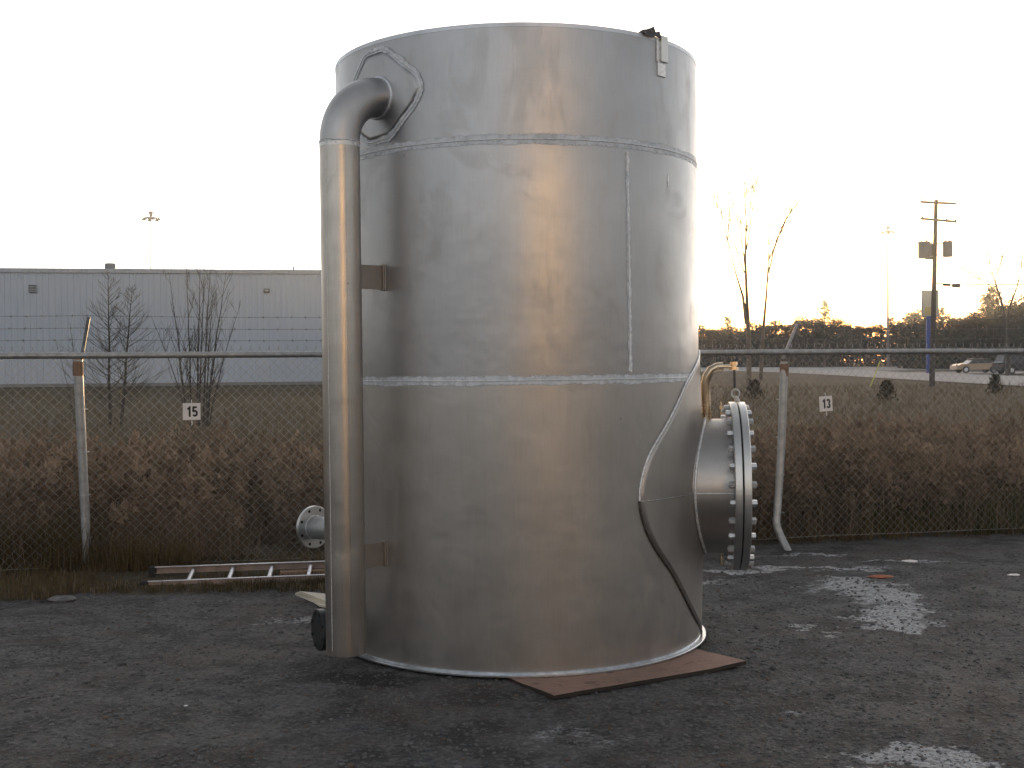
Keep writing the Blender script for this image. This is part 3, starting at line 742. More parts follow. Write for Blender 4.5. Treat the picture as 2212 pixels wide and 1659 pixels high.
# ------------------------------------------------------------------ fence
fdir=Vector((1,FT,0)).normalized(); fn=Vector((-fdir.y,fdir.x,0))      # fn points away from the camera
def fp(s,z,off=0): return Vector((0,FY0,0))+fdir*s+fn*off+Vector((0,0,z))
def sOfX(x): return x/fdir.x
pL=P(165,768,fy(-3.55)); sL=sOfX(-3.52)
zr=P(160,768,fy(-3.5)).z; print('rail z',zr)
fence=thing('chain_link_fence',(0,FY0,0),'galvanised chain link fence with barbed wire behind the steel tank','fence')
SP=3.02; posts=[sL+SP*k for k in range(-2,6)]
smin,smax=posts[0],posts[-1]
mb=MB(); mb.tube([fp(smin+(smax-smin)*i/90,zr+.006*mnoise.noise((i*.25,0,0)),0) for i in range(91)],.026,16); mb.build('top_rail',M['galv'],fence)
sR=sOfX(P(1690,900,11.1).x)
for k,s_ in enumerate(posts):
    right = abs(s_-sR)<1.4
    if right: s_=sR
    mb=MB()
    if right:
        pth=[P(1694,782,11.10),P(1692,850,11.08),P(1688,960,11.06),P(1683,1050,11.03),P(1679,1105,11.0),P(1677,1128,10.98),P(1680,1143,10.97),P(1687,1160,10.95),P(1706,1198,10.85)]
        pp=[]; 
        for a,b in zip(pth[:-1],pth[1:]): pp+=[a.lerp(b,t/4) for t in range(4)]
        pp.append(pth[-1]); mb.tube(pp,.036,20); top=pth[0]
    else:
        lean_=.035 if k==2 else 0
        b_=fp(s_+lean_,-.05,-.01); t_=fp(s_-.02 if k==2 else s_,zr-.035,-.03); mb.tube([b_,t_],.037,20); top=t_
    po=mb.build('post',M['galv'],fence)
    mb=MB(); mb.lathe(top+Vector((0,0,-.13)),(0,0,1),[(0,.040),(.002,.042),(.10,.042),(.125,.034),(.14,.018)],20); 
    mb.build('post_cap',M['rust'],fence)
    # barb arm: leans outwards (away) and to the right
    dxr=.27 if right else .035
    a0_=fp(s_ if not right else sOfX(top.x),zr-.06,-.01); a1_=fp((s_ if not right else sOfX(top.x))+dxr,zr+.30+(.02 if not right else -.03),.25)
    mb=MB(); d=(a1_-a0_); L=d.length; d.normalize(); sd_=fdir-d*fdir.dot(d); sd_.normalize(); R=Matrix((sd_,d.cross(sd_)*-1,d)).transposed()
    mb.box((a0_+a1_)/2,(.026,.018,L),R,.002); mb.build('barb_arm',M['galv'] if right else M['arm'],fence)
rw=random.Random(4)
wy=[(682,.25),(708,.17),(733,.09)]
for j,(yy,off) in enumerate(wy):
    zz=P(400,yy+.5,fy(-2.7)+off).z
    pts=[];bm_=MB(); n=int((smax-smin)/.06)
    for i in range(n+1):
        s_=smin+(smax-smin)*i/n; ph=((s_-sL)/SP)%1; sag=-.012*4*ph*(1-ph)
        pts.append(fp(s_,zz+sag+.002*mnoise.noise((i*.5,j,0)),off))
    bm_.tube(pts,.0017,4)
    for i in range(1,n,2):
        p=pts[i]
        for q in range(2):
            a=rw.random()*6.28; d=Vector((.3*(1 if q else -1),cos(a),sin(a))).normalized()*.016; bm_.tube([p-d,p+d],.0011,3,False)
        bm_.tube([p-fdir*.008,p+fdir*.008],.0034,5)
    bm_.build('barbed_wire',M['barb'],fence)
# fabric: interlocking zigzag wires
mb=MB(); wd=.078; hd=.0775; nw=int((smax-smin)/wd*2); zt0=zr+.048
for i in range(nw+1):
    s0=smin+i*wd/2; pts=[]; k=0; z=zt0
    if fp(s0,0).x<-6.2 or fp(s0,0).x>7.4: continue
    # twisted barb tops
    side=0
    while z>.03:
        x=s0+(wd/4 if (k+i)%2 else -wd/4)
        wv=.008*mnoise.noise((x*1.1,z*1.2,3)); w2=.03*mnoise.noise((x*.8,z*.9,8))*(1 if x>1 else .4)*sin(pi*min(1,z/zr))
        pts.append(fp(x+wv,z,-.030+w2+(.0025 if (k+i)%2 else -.0025)))
        k+=1; z-=hd/2
    mb.tube(pts,.0017,4,False)
    # knuckle spikes above the rail
    if i%2==0: continue
    p=pts[0]; mb.tube([p,p+Vector((0,0,.018))+fdir*.004],.0030,4); mb.tube([p+Vector((0,0,.012)),p+Vector((0,0,.030))-fdir*.009],.0016,3); mb.tube([p+Vector((0,0,.012)),p+Vector((0,0,.030))+fdir*.009],.0016,3)
mb.build('wire_mesh',M['galvwire'],fence)
# tie wires to posts
for s_ in (sL,sR):
    for zz in(.3,.65,1.0,1.35):
        mb=MB(); mb.tube(circ(fp(s_+(.035*(1-zz/zr) if s_==sL else -.03*(1-zz/zr)),zz,-.02),(0,0,1),.043,16),.002,4,closed=True); mb.build('tie_wire',M['bolt'],fence)
mb=MB(); mb.tube([fp(smin+(smax-smin)*i/60,.06+.02*mnoise.noise((i*.4,2,0)),-.02) for i in range(61)],.002,4); mb.build('tension_wire',M['galvwire'],fence)

def numsign(px,py,w_,h_,txt,label,tilt=0):
    Y=fy((px-W2)/F*10.6); c=P(px,py,Y-.06)
    Y=fy(c.x); c=P(px,py,Y-.06)
    t=thing('number_sign',c,label,'sign','number plates hung on the fence',rot=(0,tilt,atan2(fdir.y,fdir.x)))
    mb=MB(); mb.box((0,0,0),(w_,.003,h_),None,.0008); mb.build('plate',M['white'],t,True)
    W_=w_*.33; H_=h_*.62; th_=h_*.115
    def stroke(mb,pts):
        n=len(pts); L=[]
        for i in range(n):
            p0=pts[max(0,i-1)]; p1=pts[min(n-1,i+1)]; d=(p1[0]-p0[0],p1[1]-p0[1]); l=math.hypot(*d); nx,nz=-d[1]/l*th_/2,d[0]/l*th_/2
            L+=[(pts[i][0]+nx,-.0024,pts[i][1]+nz),(pts[i][0]-nx,-.0024,pts[i][1]-nz)]
        mb.add(L,[(2*i,2*i+1,2*i+3,2*i+2) for i in range(n-1)],False)
    arcp=lambda cx,cz,rx,rz,a0,a1,n=18:[(cx+rx*cos(radians(a0+(a1-a0)*i/n)),cz+rz*sin(radians(a0+(a1-a0)*i/n))) for i in range(n+1)]
    mb=MB(); hx=W_/2-th_/2; hz=H_/2-th_/2
    for ci,ch in enumerate(txt):
        cx=(-.5+ci)*W_*1.12; cx+= -.0 if ci else .12*W_
        sub=MB()
        if ch=='1': stroke(sub,[(cx+.10*W_,H_/2),(cx+.10*W_,-H_/2)]); stroke(sub,[(cx+.12*W_,H_*.40),(cx-.05*W_,H_*.30),(cx-.30*W_,H_*.25)])
        if ch=='5':
            stroke(sub,[(cx+hx,hz),(cx-hx*.75,hz)]); stroke(sub,[(cx-hx*.70,H_/2),(cx-hx*.95,-.02*H_)]); stroke(sub,arcp(cx-.0*W_,-H_*.17,hx,H_*.33-th_/2,150,-150))
        if ch=='3':
            stroke(sub,arcp(cx,H_*.235,hx*.92,H_*.265-th_/2,165,-90)); stroke(sub,arcp(cx,-H_*.22,hx,H_*.28-th_/2,90,-165))
        for f in range(len(sub.f)): pass
        mb.add([(x,y-.0002*ci,z) for x,y,z in sub.v],sub.f,False)
    # give every stroke its own tiny step so none coincide
    me_o=mb.build('number',M['ink'],t,True); me=me_o.data; bpy.data.objects.remove(me_o)
    for i,f in enumerate(me.polygons):
        for v in f.vertices: me.vertices[v].co.y-= .00001*(i%7)
    no=bpy.data.objects.new('number',me); COL.objects.link(no); no.parent=t
    for sg in(1,-1):
        mb=MB(); mb.tube([(0,-.004,sg*(h_/2-.016)),(.002,-.006,sg*(h_/2+.004)),(-.001,0,sg*(h_/2+.022)),(0,.02,sg*(h_/2+.026))],.0030,6); 
        if sg<0: mb.tube([(0,-.002,-h_/2),(.004,-.004,-h_/2-.03),(-.003,-.004,-h_/2-.045)],.0035,5)
        mb.build('tie',M['tie'],t,True)
numsign(414,889,.142,.140,'15','white number 15 plate tied to the fence left of the tank')
numsign(1784,872,.132,.142,'13','white number 13 plate tied to the fence right of the tank',radians(-3))

# ------------------------------------------------------------------ ladder, boards, litter
na,nb2=G(316,1257,.052),G(690,1242.5,.052); fa,fb=G(334,1225,.112),G(690,1212.5,.112)
lad=thing('ladder',(na+fa)/2*1.0,'aluminium ladder with tan rails lying along the fence foot','ladder')
rr_=[]
for (p,q,sg) in((na,nb2,1),(fa,fb,-1)):
    d=(q-p).normalized(); LL=3.8; nn=Vector((-d.y,d.x,0)).normalized(); R=Matrix((d,nn,d.cross(nn))).transposed(); H_=.050
    c=p+d*LL/2-Vector((0,0,H_/2)); rr_.append((p-Vector((0,0,H_/2)),d))
    mb=MB(); mb.box(c,(LL,.005,H_),R,.001)
    for z in(-1,1): mb.box(c+nn*(.013*sg)+Vector((0,0,z*(H_/2-.0025))),(LL-.002,.024,.004),R,.0008)
    mb.build('rail',M['fibre'],lad)
    mb=MB(); mb.box(c+nn*(.010*sg)+Vector((0,0,H_/2+.0015)),(LL-.01,.034,.004),R,.001); mb.build('rail_edge',M['alu'],lad)
    mb=MB(); mb.box(p-d*.015-Vector((0,0,.035)),(.06,.05,.085),R,.010); mb.build('rubber_foot',M['rubber'],lad)
(p0_,d0_),(p1_,d1_)=rr_
sh=(p0_-p1_).dot(d0_)
for i in range(12):
    L=.30+.305*i; a_=p0_+d0_*L; b_=p1_+d1_*(L+sh+.03); e=(b_-a_).normalized()*.006
    mb=MB(); mb.tube([a_+e,b_-e],.017,14); mb.build('rung',M['alu'],lad)
a0_=Vector((p0_.x,p0_.y,0)); ld=Vector((d0_.x,d0_.y,0)).normalized(); ln=Vector((-ld.y,ld.x,0))
def plank(p,q,w_,t,z,label,name='wooden_plank',mat='wood'):
    d=q-p; L=d.length; d.normalize(); nn=Vector((-d.y,d.x,0)); R=Matrix((d,nn,Vector((0,0,1)))).transposed(); mb=MB(); c=(p+q)/2; c=Vector((c.x,c.y,z))
    mb.box(c,(L,w_,t),R,.002); o=mb.build(name,M[mat]); tag(o,label,'plank','loose planks by the ladder'); return o
p=a0_+ld*1.0+ln*.24; plank(p,p+ld*2.7,.09,.040,.035,'tan wooden plank lying between the ladder rails')
p=a0_+ld*2.35+ln*.62; plank(p,p+ld*1.6,.05,.10,.080,'brown wooden board on edge behind the ladder')
# pale board scrap
p=[G(638,1281,.03),G(648,1277,.06),G(692,1281,.06),G(760,1290,.05),G(760,1320,.01),G(690,1306,.02),G(676,1297,.02)]
mb=MB(); mb.prism(p,(0,0,-.014)); tag(mb.build('board_scrap',M['cardboard']),'pale cream board scrap on the gravel left of the downpipe','board')
def rock(px,py,r,label,mat,name='flat_stone',sq=.35,cat='stone'):
    c=G(px,py,0); mb=MB(); vs=[]; n=10
    for j in range(5):
        for i in range(n):
            ph=pi*(j/4)-pi/2; a=2*pi*i/n; k=1+.3*mnoise.noise((i*1.3,j*1.7,px)); vs.append((c.x+cos(a)*cos(ph)*r*k*1.4,c.y+sin(a)*cos(ph)*r*k,c.z+r*sq*(sin(ph)*k+.3)))
    mb.add(vs,[(j*n+i,j*n+(i+1)%n,(j+1)*n+(i+1)%n,(j+1)*n+i) for j in range(4) for i in range(n)],False)
    tag(mb.build(name,M[mat]),label,cat)
M['greyst']=simple('grey_flat_stone',(.16,.16,.165),.8,0,.3,14); M['orange']=simple('orange_clay',(.34,.11,.05),.8,0,.3,14)
rock(134,1296,.075,'flat grey stone at the grass edge near the left fence post','greyst')
rock(1904,1246,.070,'orange clay lump on the gravel right of the bent post','orange','clay_lump',.14,'clay')
rock(1966,1212,.05,'small flat white stone on the gravel verge at right','white','flat_stone',.12)
rock(2190,1243,.035,'small white pebble near the right edge by the verge','white','pebble',.3)
rock(297,1683,.028,'pale pebble on the foreground gravel at lower left','greyst','pebble',.4)
rock(402,1525,.009,'tiny pale pebble on the dark gravel at left','white','pebble',.4)

# ------------------------------------------------------------------ weeds and grass
def plants(name,label,regions,mats,seed,cat='weeds'):
    rp=random.Random(seed); V=[];Fc=[];MI=[]
    def tri(a,b,c,m): i=len(V); V.extend((a,b,c)); Fc.append((i,i+1,i+2)); MI.append(m)
    for fnc,count,hmin,hmax,typ in regions:
        for _ in range(count):
            pos=fnc(rp)
            if pos is None: continue
            x,y,z=pos; h=hmin+(hmax-hmin)*rp.random()
            h*=.80+.42*(mnoise.noise((x*.7,y*.6,seed))+.5)+.25*mnoise.noise((x*2.5,y*2.5,seed))
            if typ=='weed':
                ph=rp.random()*6.28; le=rp.random()**2*.35*h; tx,ty=x+cos(ph)*le,y+sin(ph)*le; w_=.003
                a=rp.random()*3.14; wx,wy_=cos(a)*w_,sin(a)*w_
                i=len(V); V.extend(((x-wx,y-wy_,z),(x+wx,y+wy_,z),(tx+wx*.5,ty+wy_*.5,z+h),(tx-wx*.5,ty-wy_*.5,z+h))); Fc.append((i,i+1,i+2,i+3)); MI.append(0)
                for _k in range(11):
                    t=.15+.8*rp.random(); bx,by,bz=x+(tx-x)*t,y+(ty-y)*t,z+h*t; r=rp.random()*6.28; L=.04+.08*rp.random(); s=.009+.014*rp.random()
                    dz=(rp.random()-.45)*L; ex,ey=bx+cos(r)*L,by+sin(r)*L
                    tri((bx,by,bz-s),(bx,by,bz+s),(ex,ey,bz+dz),0)
                nt_=int(7+14*rp.random()) if rp.random()<.75 else 0
                for _k in range(nt_):
                    t=rp.random(); r=rp.random()*6.28; q=(1-t)*.075*rp.random()**.6+.008; bx,by,bz=tx+cos(r)*q,ty+sin(r)*q,z+h-.16*(1-t)+.03
                    s=.012+.022*rp.random(); r2=rp.random()*6.28
                    tri((bx-cos(r2)*s,by-sin(r2)*s,bz-s*.6),(bx+cos(r2)*s,by+sin(r2)*s,bz-s*(rp.random()-.2)),(bx+s*(rp.random()-.5),by,bz+s*1.6),1)
            else:
                for _k in range(7):
                    r=rp.random()*6.28; L=h*(.5+.6*rp.random()); le=L*(.15+.6*rp.random()); bx,by=x+rp.gauss(0,.03),y+rp.gauss(0,.03); w_=.0018+.002*rp.random()
                    a=r+1.57; wx,wy_=cos(a)*w_,sin(a)*w_; mx,my,mz=bx+cos(r)*le*.4,by+sin(r)*le*.4,z+L*.65; ex,ey,ez=bx+cos(r)*le,by+sin(r)*le,z+L*.95
                    i=len(V); V.extend(((bx-wx,by-wy_,z-.01),(bx+wx,by+wy_,z-.01),(mx+wx*.8,my+wy_*.8,mz),(mx-wx*.8,my-wy_*.8,mz),(ex,ey,ez))); Fc.append((i,i+1,i+2,i+3)); Fc.append((i+3,i+2,i+4)); mm=0 if rp.random()<.8 else 1; MI.extend((mm,mm))
    me=bpy.data.meshes.new(name); me.from_pydata(V,[],Fc)
    for q in mats: me.materials.append(q)
    me.polygons.foreach_set('material_index',MI); me.update()
    o=bpy.data.objects.new(name,me); COL.objects.link(o); tag(o,label,cat,kind='stuff'); return o
def weedpos(d0,d1,xl=-7,xr=8.5):
    def f(r):
        d=d0+(d1-d0)*r.random()**1.2; x=(xl+(xr-xl)*r.random())*(1+d*.06); y=fy(x)+d
        if mnoise.noise((x*.9,y*.7,2))+.5*mnoise.noise((x*2.6,y*2.2,5))<(-.22+.3*r.random()): return None
        return x,y,zfield(x,y)
    return f
plants('dry_weeds','brown dead weeds with seed heads filling the strip behind the fence',
  [(weedpos(.35,3.0),6800,.38,.98,'weed'),(weedpos(2.5,7.0),10000,.55,1.02,'weed'),(weedpos(.15,2.2),8000,.25,.70,'grass')],[M['weed'],M['weedtop']],21)
def farpos(r):
    y=17+50*r.random()**1.5; x=(r.random()-.5)*1.05*y; return x,y,zfield(x,y)
plants('field_grass','short dry grass across the field beyond the weeds',[(farpos,15000,.12,.38,'grass')],[M['grass'],M['weed']],22,'grass')
def vergepos(r):
    x=-6+5.9*r.random(); t=r.random(); y=fy(x)+.25-(1.40+.20*mnoise.noise((x*2,0,3)))*t
    if x>-1.2 and t>.5: return None
    if x>-3.3 and fy(x)-y>.25: return None
    return x,y,.02
def rightverge(r):
    x=2.0+5*r.random(); y=fy(x)+.45-.45*r.random()**2; return x,y,0
plants('verge_grass','brown tufts of dry grass along the fence foot',[(vergepos,2600,.04,.13,'grass'),(lambda r:(-3.4+3.2*r.random(),fy(-1.7)-.55-.75*r.random(),.015),1300,.02,.06,'grass'),(rightverge,900,.05,.22,'grass'),(lambda r:(-3.9+1.3*r.random(),fy(-3.3)+.1-.3*r.random(),.02),260,.2,.42,'grass'),(lambda r:(-6+2.6*r.random(),fy(-4.5)+.3,.02),300,.3,.6,'grass')],[M['grass'],M['weed']],23,'grass')
plants('green_weeds','low green weeds at the fence foot right of the bent post',[(lambda r:(3.2+1.8*r.gauss(0,.5)+.6,fy(3.9)+.75+.25*r.gauss(0,1),0),1300,.12,.42,'grass')],[M['green'],M['grass']],24,'weeds')

# ------------------------------------------------------------------ trees
def branchy(mb,p,d,L,r,depth,rg,spread=.5,kids=3,upb=.25,minr=.004,seg=4,taper=.6):
    pts=[p]; rad_=[r]; dd=Vector(d)
    for i in range(seg):
        dd=(dd+Vector((rg.gauss(0,.09),rg.gauss(0,.09),rg.gauss(0,.05)+upb*.12))).normalized(); pts.append(pts[-1]+dd*L/seg); rad_.append(max(minr*.6,r*(1-(1-taper)*(i+1)/seg)))
    mb.tube(pts,rad_,5 if r>.02 else 3,False)
    if depth<=0: return
    for k in range(kids):
        t=.35+.65*(k+rg.random())/kids; i=min(seg,int(t*seg)); b=pts[i]; ax=Vector((rg.gauss(0,1),rg.gauss(0,1),rg.gauss(0,.3))).normalized()
        nd=(dd+ax*spread*(.7+.6*rg.random())).normalized(); nd.z=abs(nd.z)*.8+.15*upb; nd.normalize()
        branchy(mb,b,nd,L*(.45+.25*rg.random()),max(minr,rad_[i]*.55),depth-1,rg,spread,kids,upb,minr,3)
def bare_conifer(loc,h,seed,label,lean_=(0,0)):
    t=thing('bare_tree',loc,label,'tree'); rg=random.Random(seed); loc=Vector(loc)
    tr=MB(); pts=[]
    for i in range(13):
        u=i/12; pts.append(loc+Vector((lean_[0]*u+.03*mnoise.noise((i*.4,seed,0)),lean_[1]*u,h*u)))
    rr=[.055*(1-.93*i/12) for i in range(13)]; tr.tube(pts,rr,8); tr.build('trunk',M['bark'],t)
    br=MB()
    for k in range(75):
        u=.10+.88*rg.random(); i=int(u*12); p=pts[i].lerp(pts[min(12,i+1)],u*12-i); L=(1-u)**.8*h*.34+.10; a=rg.random()*6.28
        d=Vector((cos(a),sin(a),.35+.3*u)).normalized(); branchy(br,p,d,L*(.7+.5*rg.random()),.009*(1-u)+.005,1,rg,.45,4,.8,.0035,4,.4)
    br.build('crown',M['bark'],t); return t
def at(px,py,Y,z=None):
    p=P(px,py,Y); return Vector((p.x,p.y,zfield(p.x,p.y)-.05 if z is None else z))
bare_conifer(at(237,880,34),4.35,1,'leafless conical tree with fine twigs left of the number 15 plate')
bare_conifer(at(262,890,34),4.0,2,'leafless leaning tree just right of the conical bare tree',(.35,0))
def multistem(loc,stems,label,seed,mat='bark',r=.035,depth=2,kids=4,minr=.0045,spread=.35,name='bare_tree',base=None):
    t=thing(name,loc,label,'tree'); rg=random.Random(seed); loc=Vector(loc); tr=MB(); br=MB()
    for (dx0,dx1,dy,h,rr) in stems:
        pts=[]; K=12
        for i in range(K+1):
            u=i/K; x=dx0+(dx1-dx0)*(u**1.3); pts.append(loc+Vector((x+.02*h*.25*mnoise.noise((i*.5,dx1*3,seed)),dy*u,h*u)))
        rad_=[max(minr,rr*(1-.9*i/K)) for i in range(K+1)]; tr.tube(pts,rad_,7)
        for k in range(int(kids*3.2)):
            u=.22+.75*rg.random(); i=int(u*K); p=pts[i]; a=rg.random()*6.28; d=(Vector((cos(a)*.55,sin(a)*.55,1.0))).normalized()
            branchy(br,p,d,h*(.10+.22*(1-u)),max(minr,rad_[i]*.5),depth-1,rg,spread,3,1.0,minr,4,.4)
    tr.build('trunk',M[mat],t); br.build('crown',M[mat],t); return t
multistem(at(430,900,33),[(-.35,-.85,.2,4.3,.030),(-.2,-.25,-.2,4.5,.033),(-.05,.05,.1,4.4,.036),(.0,.1,.4,4.6,.030),(.12,.35,0,4.4,.036),(.22,.75,.2,4.3,.036),(.2,.5,-.3,3.9,.028),(.28,1.15,.1,3.4,.024),(-.3,-1.3,0,3.1,.022)],'leafless multi-stemmed tree behind the number 15 plate',5)
multistem(at(160,880,36),[(.1,-.15,.2,3.0,.02),(0,-.6,.2,2.4,.016),(.05,.3,.2,1.8,.012)],'thin bare sapling behind the left fence post',6,depth=1)
# tall poplar stems against the glow, right
def px_tree(name,label,Y,strokes,mat,seed,twigs=0,minr=.02,cat='tree'):
    """strokes: [(list of (px,py)), radius at base]"""
    b=strokes[0][0][0]; base=at(b[0],b[1],Y); t=thing(name,base,label,cat); rg=random.Random(seed); tr=MB(); br=MB()
    for k,(pts,r) in enumerate(strokes):
        yo=rg.uniform(-.6,.6)*0.8 if k else 0; P0=[P(x,y,Y) for x,y in pts]
        if k==0: P0[0].z=base.z
        Q=[]
        for i in range(len(P0)-1):
            for j in range(4): Q.append(P0[i].lerp(P0[i+1],j/4))
        Q.append(P0[-1]); n=len(Q); Q=[q+Vector((0,yo*(i/n),0)) for i,q in enumerate(Q)]
        rr=[(max(.034,r*(1-i/(n-1))**1.2) if r>.12 else max(.030,r*.62*(1-.5*i/(n-1)))) for i in range(n)]
        (tr if r>.12 else br).tube(Q,rr,7 if r>.1 else 5,False)
        for _ in range(twigs):
            i=rg.randrange(n//3,n); d=(Q[i]-Q[i-1]).normalized(); a=Vector((rg.gauss(0,.6),rg.gauss(0,.5),.2)); branchy(br,Q[i],(d+a*.8).normalized(),rg.uniform(.6,2.0),max(minr,rr[i]*.4),1,rg,.4,3,.8,minr*.6,4,.4)
    tr.build('trunk',M[mat],t); br.build('crown',M[mat],t); return t
px_tree('poplar_tree','tall bare poplar with forked stems beside the tank right edge',88,[
 ([(1618,790),(1616,700),(1613,640),(1610,560),(1612,480),(1608,420),(1610,380)],.20),
 ([(1612,700),(1604,640),(1588,590),(1570,520),(1553,450)],.14),([(1608,590),(1590,540),(1576,480)],.09),([(1572,520),(1576,450),(1575,420)],.08),
 ([(1553,460),(1545,430)],.06),([(1611,600),(1604,520),(1600,470)],.08),([(1613,540),(1622,480),(1630,430),(1628,385)],.09),([(1614,500),(1620,440),(1622,400)],.07)],'bark2',8,7,.026)
px_tree('poplar_tree','second bare poplar leaning right of the tall forked poplar',88,[
 ([(1643,790),(1650,700),(1656,630),(1660,560),(1662,500),(1674,440)],.15),([(1660,590),(1672,540),(1690,490),(1712,450)],.11),
 ([(1662,560),(1680,510),(1705,480)],.09),([(1688,500),(1700,470),(1722,440)],.06)],'bark2',9,7,.026)
px_tree('bare_tree','dark bare tree at the far right edge above the treeline',100,[
 ([(2178,800),(2176,740),(2172,690),(2163,650),(2150,610),(2140,580),(2135,545)],.24),([(2174,700),(2182,660),(2196,620),(2205,580),(2208,540)],.14),
 ([(2160,640),(2140,615),(2115,600),(2100,590)],.05),([(2182,660),(2200,650),(2225,640)],.06),([(2150,612),(2155,590),(2158,570)],.04),([(2176,690),(2150,665),(2130,640)],.06),([(2176,720),(2200,690),(2215,660)],.07)],'bark',10,8,.03)

# treeline prototypes
def tree_proto(kind,seed):
    t=thing('pine_tree' if kind=='pine' else 'bushy_tree',(0,-300,0),'x','tree'); rg=random.Random(seed)
    H=10.0; tr=MB(); tr.tube([(0,0,0),(.05,0,H*.5),(.0,.1,H*.95)],[.16,.10,.02],6); o=tr.build('trunk',M['bark2'],t,True); kid(t,o)
    cr=MB(); cr.smooth=False
    def leafclump(c,r,n,s):
        for _ in range(n):
            p=Vector(c)+Vector((rg.gauss(0,r),rg.gauss(0,r),rg.gauss(0,r*.6))); a=Vector((rg.gauss(0,1),rg.gauss(0,1),rg.gauss(0,.7))).normalized(); b=a.cross(Vector((rg.gauss(0,1),rg.gauss(0,1),rg.gauss(0,1)))).normalized(); q=s*(.5+rg.random())
            cr.add([p-a*q,p+b*q*.5,p+a*q,],[(0,1,2)],False)
    if kind=='pine':
        for k in range(60):
            u=.12+.86*(k/60); L=(1-u)**.75*2.6*(.55+.7*rg.random())+.25; a=k*2.4+rg.random()
            for q in range(3):
                t_=.35+.33*q; c=(cos(a)*L*t_,sin(a)*L*t_,H*u+.12*q*L); leafclump(c,.16+.10*L*.6,14,.21)
            cr.tube([(0,0,H*u),(cos(a)*L,sin(a)*L,H*u+.3*L)],[.03,.012],3,False)
        leafclump((0,0,H*.98),.12,10,.16)
    else:
        blobs=[(rg.gauss(0,1.2),rg.gauss(0,1.0),H*(.25+.6*rg.random())) for _ in range(17)]
        for b in blobs:
            rr=.45+.35*rg.random(); leafclump(b,rr,200,.23); 
            cr.tube([(0,0,max(.5,b[2]-2)),b,(b[0]*1.2,b[1]*1.2,b[2]+rr*1.4)],[.07,.04,.015],3,False)
        for _ in range(60):
            b=blobs[rg.randrange(17)]; p=Vector(b); d=Vector((rg.gauss(0,.5),rg.gauss(0,.5),.9)).normalized(); cr.tube([p,p+d*(.8+1.0*rg.random())],[.028,.012],3,False)
    o=cr.build('crown',M['pine'] if kind=='pine' else M['olive'],t,True); kid(t,o); return t
protos={'pine':[tree_proto('pine',31),tree_proto('pine',32)],'bush':[tree_proto('bush',41),tree_proto('bush',42),tree_proto('bush',43)]}
used=set()
SPECIAL={1512:'bushy tree at the tank right edge in the far treeline',1634:'bushy tree between the two bare poplars in the far treeline',1781:'pointed evergreen standing tallest in the middle of the far treeline',
 1718:'bushy tree behind the slanted barb arm of the right post',1924:'evergreen at the foot of the right high mast light',1980:'bushy tree rising just left of the pale pylon sign',2036:'small pointed evergreen just right of the utility pole',
 2112:'bushy tree directly behind the champagne saloon car',2130:'dark evergreen left of the tallest one near the far right bare tree',2146:'tallest dark evergreen left of the bare tree at far right',2206:'bushy tree at the right edge of the picture behind the dark vehicle',1838:'low bushy tree in the dip of the treeline right of the pointed evergreen'}
labs={'pine':'dark evergreen in the treeline beyond the far road','bush':'brown-green bushy tree in the treeline beyond the far road'}
line=[(x_,698+8*((x_//24)%3),'bush') for x_ in range(1190,1490,24)]+[(1512,700,'bush'),(1532,712,'bush'),(1552,712,'bush'),(1572,702,'pine'),(1592,704,'bush'),(1614,712,'bush'),(1634,694,'bush'),(1656,703,'bush'),(1676,690,'bush'),(1698,700,'bush'),
 (1718,696,'bush'),(1742,690,'bush'),(1762,700,'bush'),(1781,672,'pine'),(1800,688,'bush'),(1818,702,'bush'),(1838,712,'bush'),(1858,702,'bush'),(1880,706,'bush'),(1902,716,'pine'),(1924,703,'pine'),(1944,694,'bush'),
 (1962,690,'bush'),(1980,676,'bush'),(2000,692,'bush'),(2020,700,'bush'),(2036,684,'pine'),(2054,688,'bush'),(2074,692,'bush'),(2094,680,'bush'),(2112,672,'bush'),(2130,662,'pine'),(2146,646,'pine'),(2164,662,'bush'),(2186,672,'bush'),(2206,656,'bush'),(2226,660,'pine'),
 (1498,700,'bush'),(2248,664,'bush'),(2275,655,'bush'),(2300,668,'bush')]
rg=random.Random(77)
for (x,y,k) in line:
    Y=200+rg.uniform(-6,14) if x<2080 else 165+rg.uniform(-5,10)
    p=P(x,y,Y); z0=zfield(p.x,p.y)-.1; h=(p.z-z0)*1.24
    pr_=protos[k][rg.randrange(len(protos[k]))]
    o=pr_ if pr_.name not in used else copy_tree(pr_)
    used.add(pr_.name)
    s=h/10.3; o.location=(p.x,p.y,z0); o.rotation_euler=(0,0,rg.random()*6.28); o.scale=(s*(1.0 if k=='pine' else 1.35),s*1.1,s)
    o['label']=SPECIAL.get(x,labs[k]); o['category']='tree'; o['group']='evergreens in the far treeline' if k=='pine' else 'bushy trees in the far treeline'
# understorey
rg=random.Random(78); mb=MB(); mb.smooth=False
for _ in range(60000):
    x=10+100*rg.random() if rg.random()<.8 else -75+90*rg.random(); y=197+10*rg.random() if (x<54 or rg.random()<.5) else 158+12*rg.random(); z=zfield(x,y)
    hh=5.9*rg.random()**1.1*(.85+.4*mnoise.noise((x*.15,0,0))); p=Vector((x,y,z+hh)); a=Vector((rg.gauss(0,1),rg.gauss(0,1),rg.gauss(0,1))).normalized(); b=a.cross(Vector((rg.gauss(0,1),rg.gauss(0,1),rg.gauss(0,1)))).normalized(); q=.35+.35*rg.random()
    mb.cur=0 if rg.random()<.6 else 1; mb.add([p-a*q,p+b*q*.6,p+a*q],[(0,1,2)],False)
for _ in range(260):
    x=20+90*rg.random(); y=196+4*rg.random() if x<60 else 158+4*rg.random(); z=zfield(x,y); l=rg.gauss(0,.5); mb.cur=2; mb.tube([(x,y,z),(x+l,y,z+3+3*rg.random())],[.05,.02],3,False)
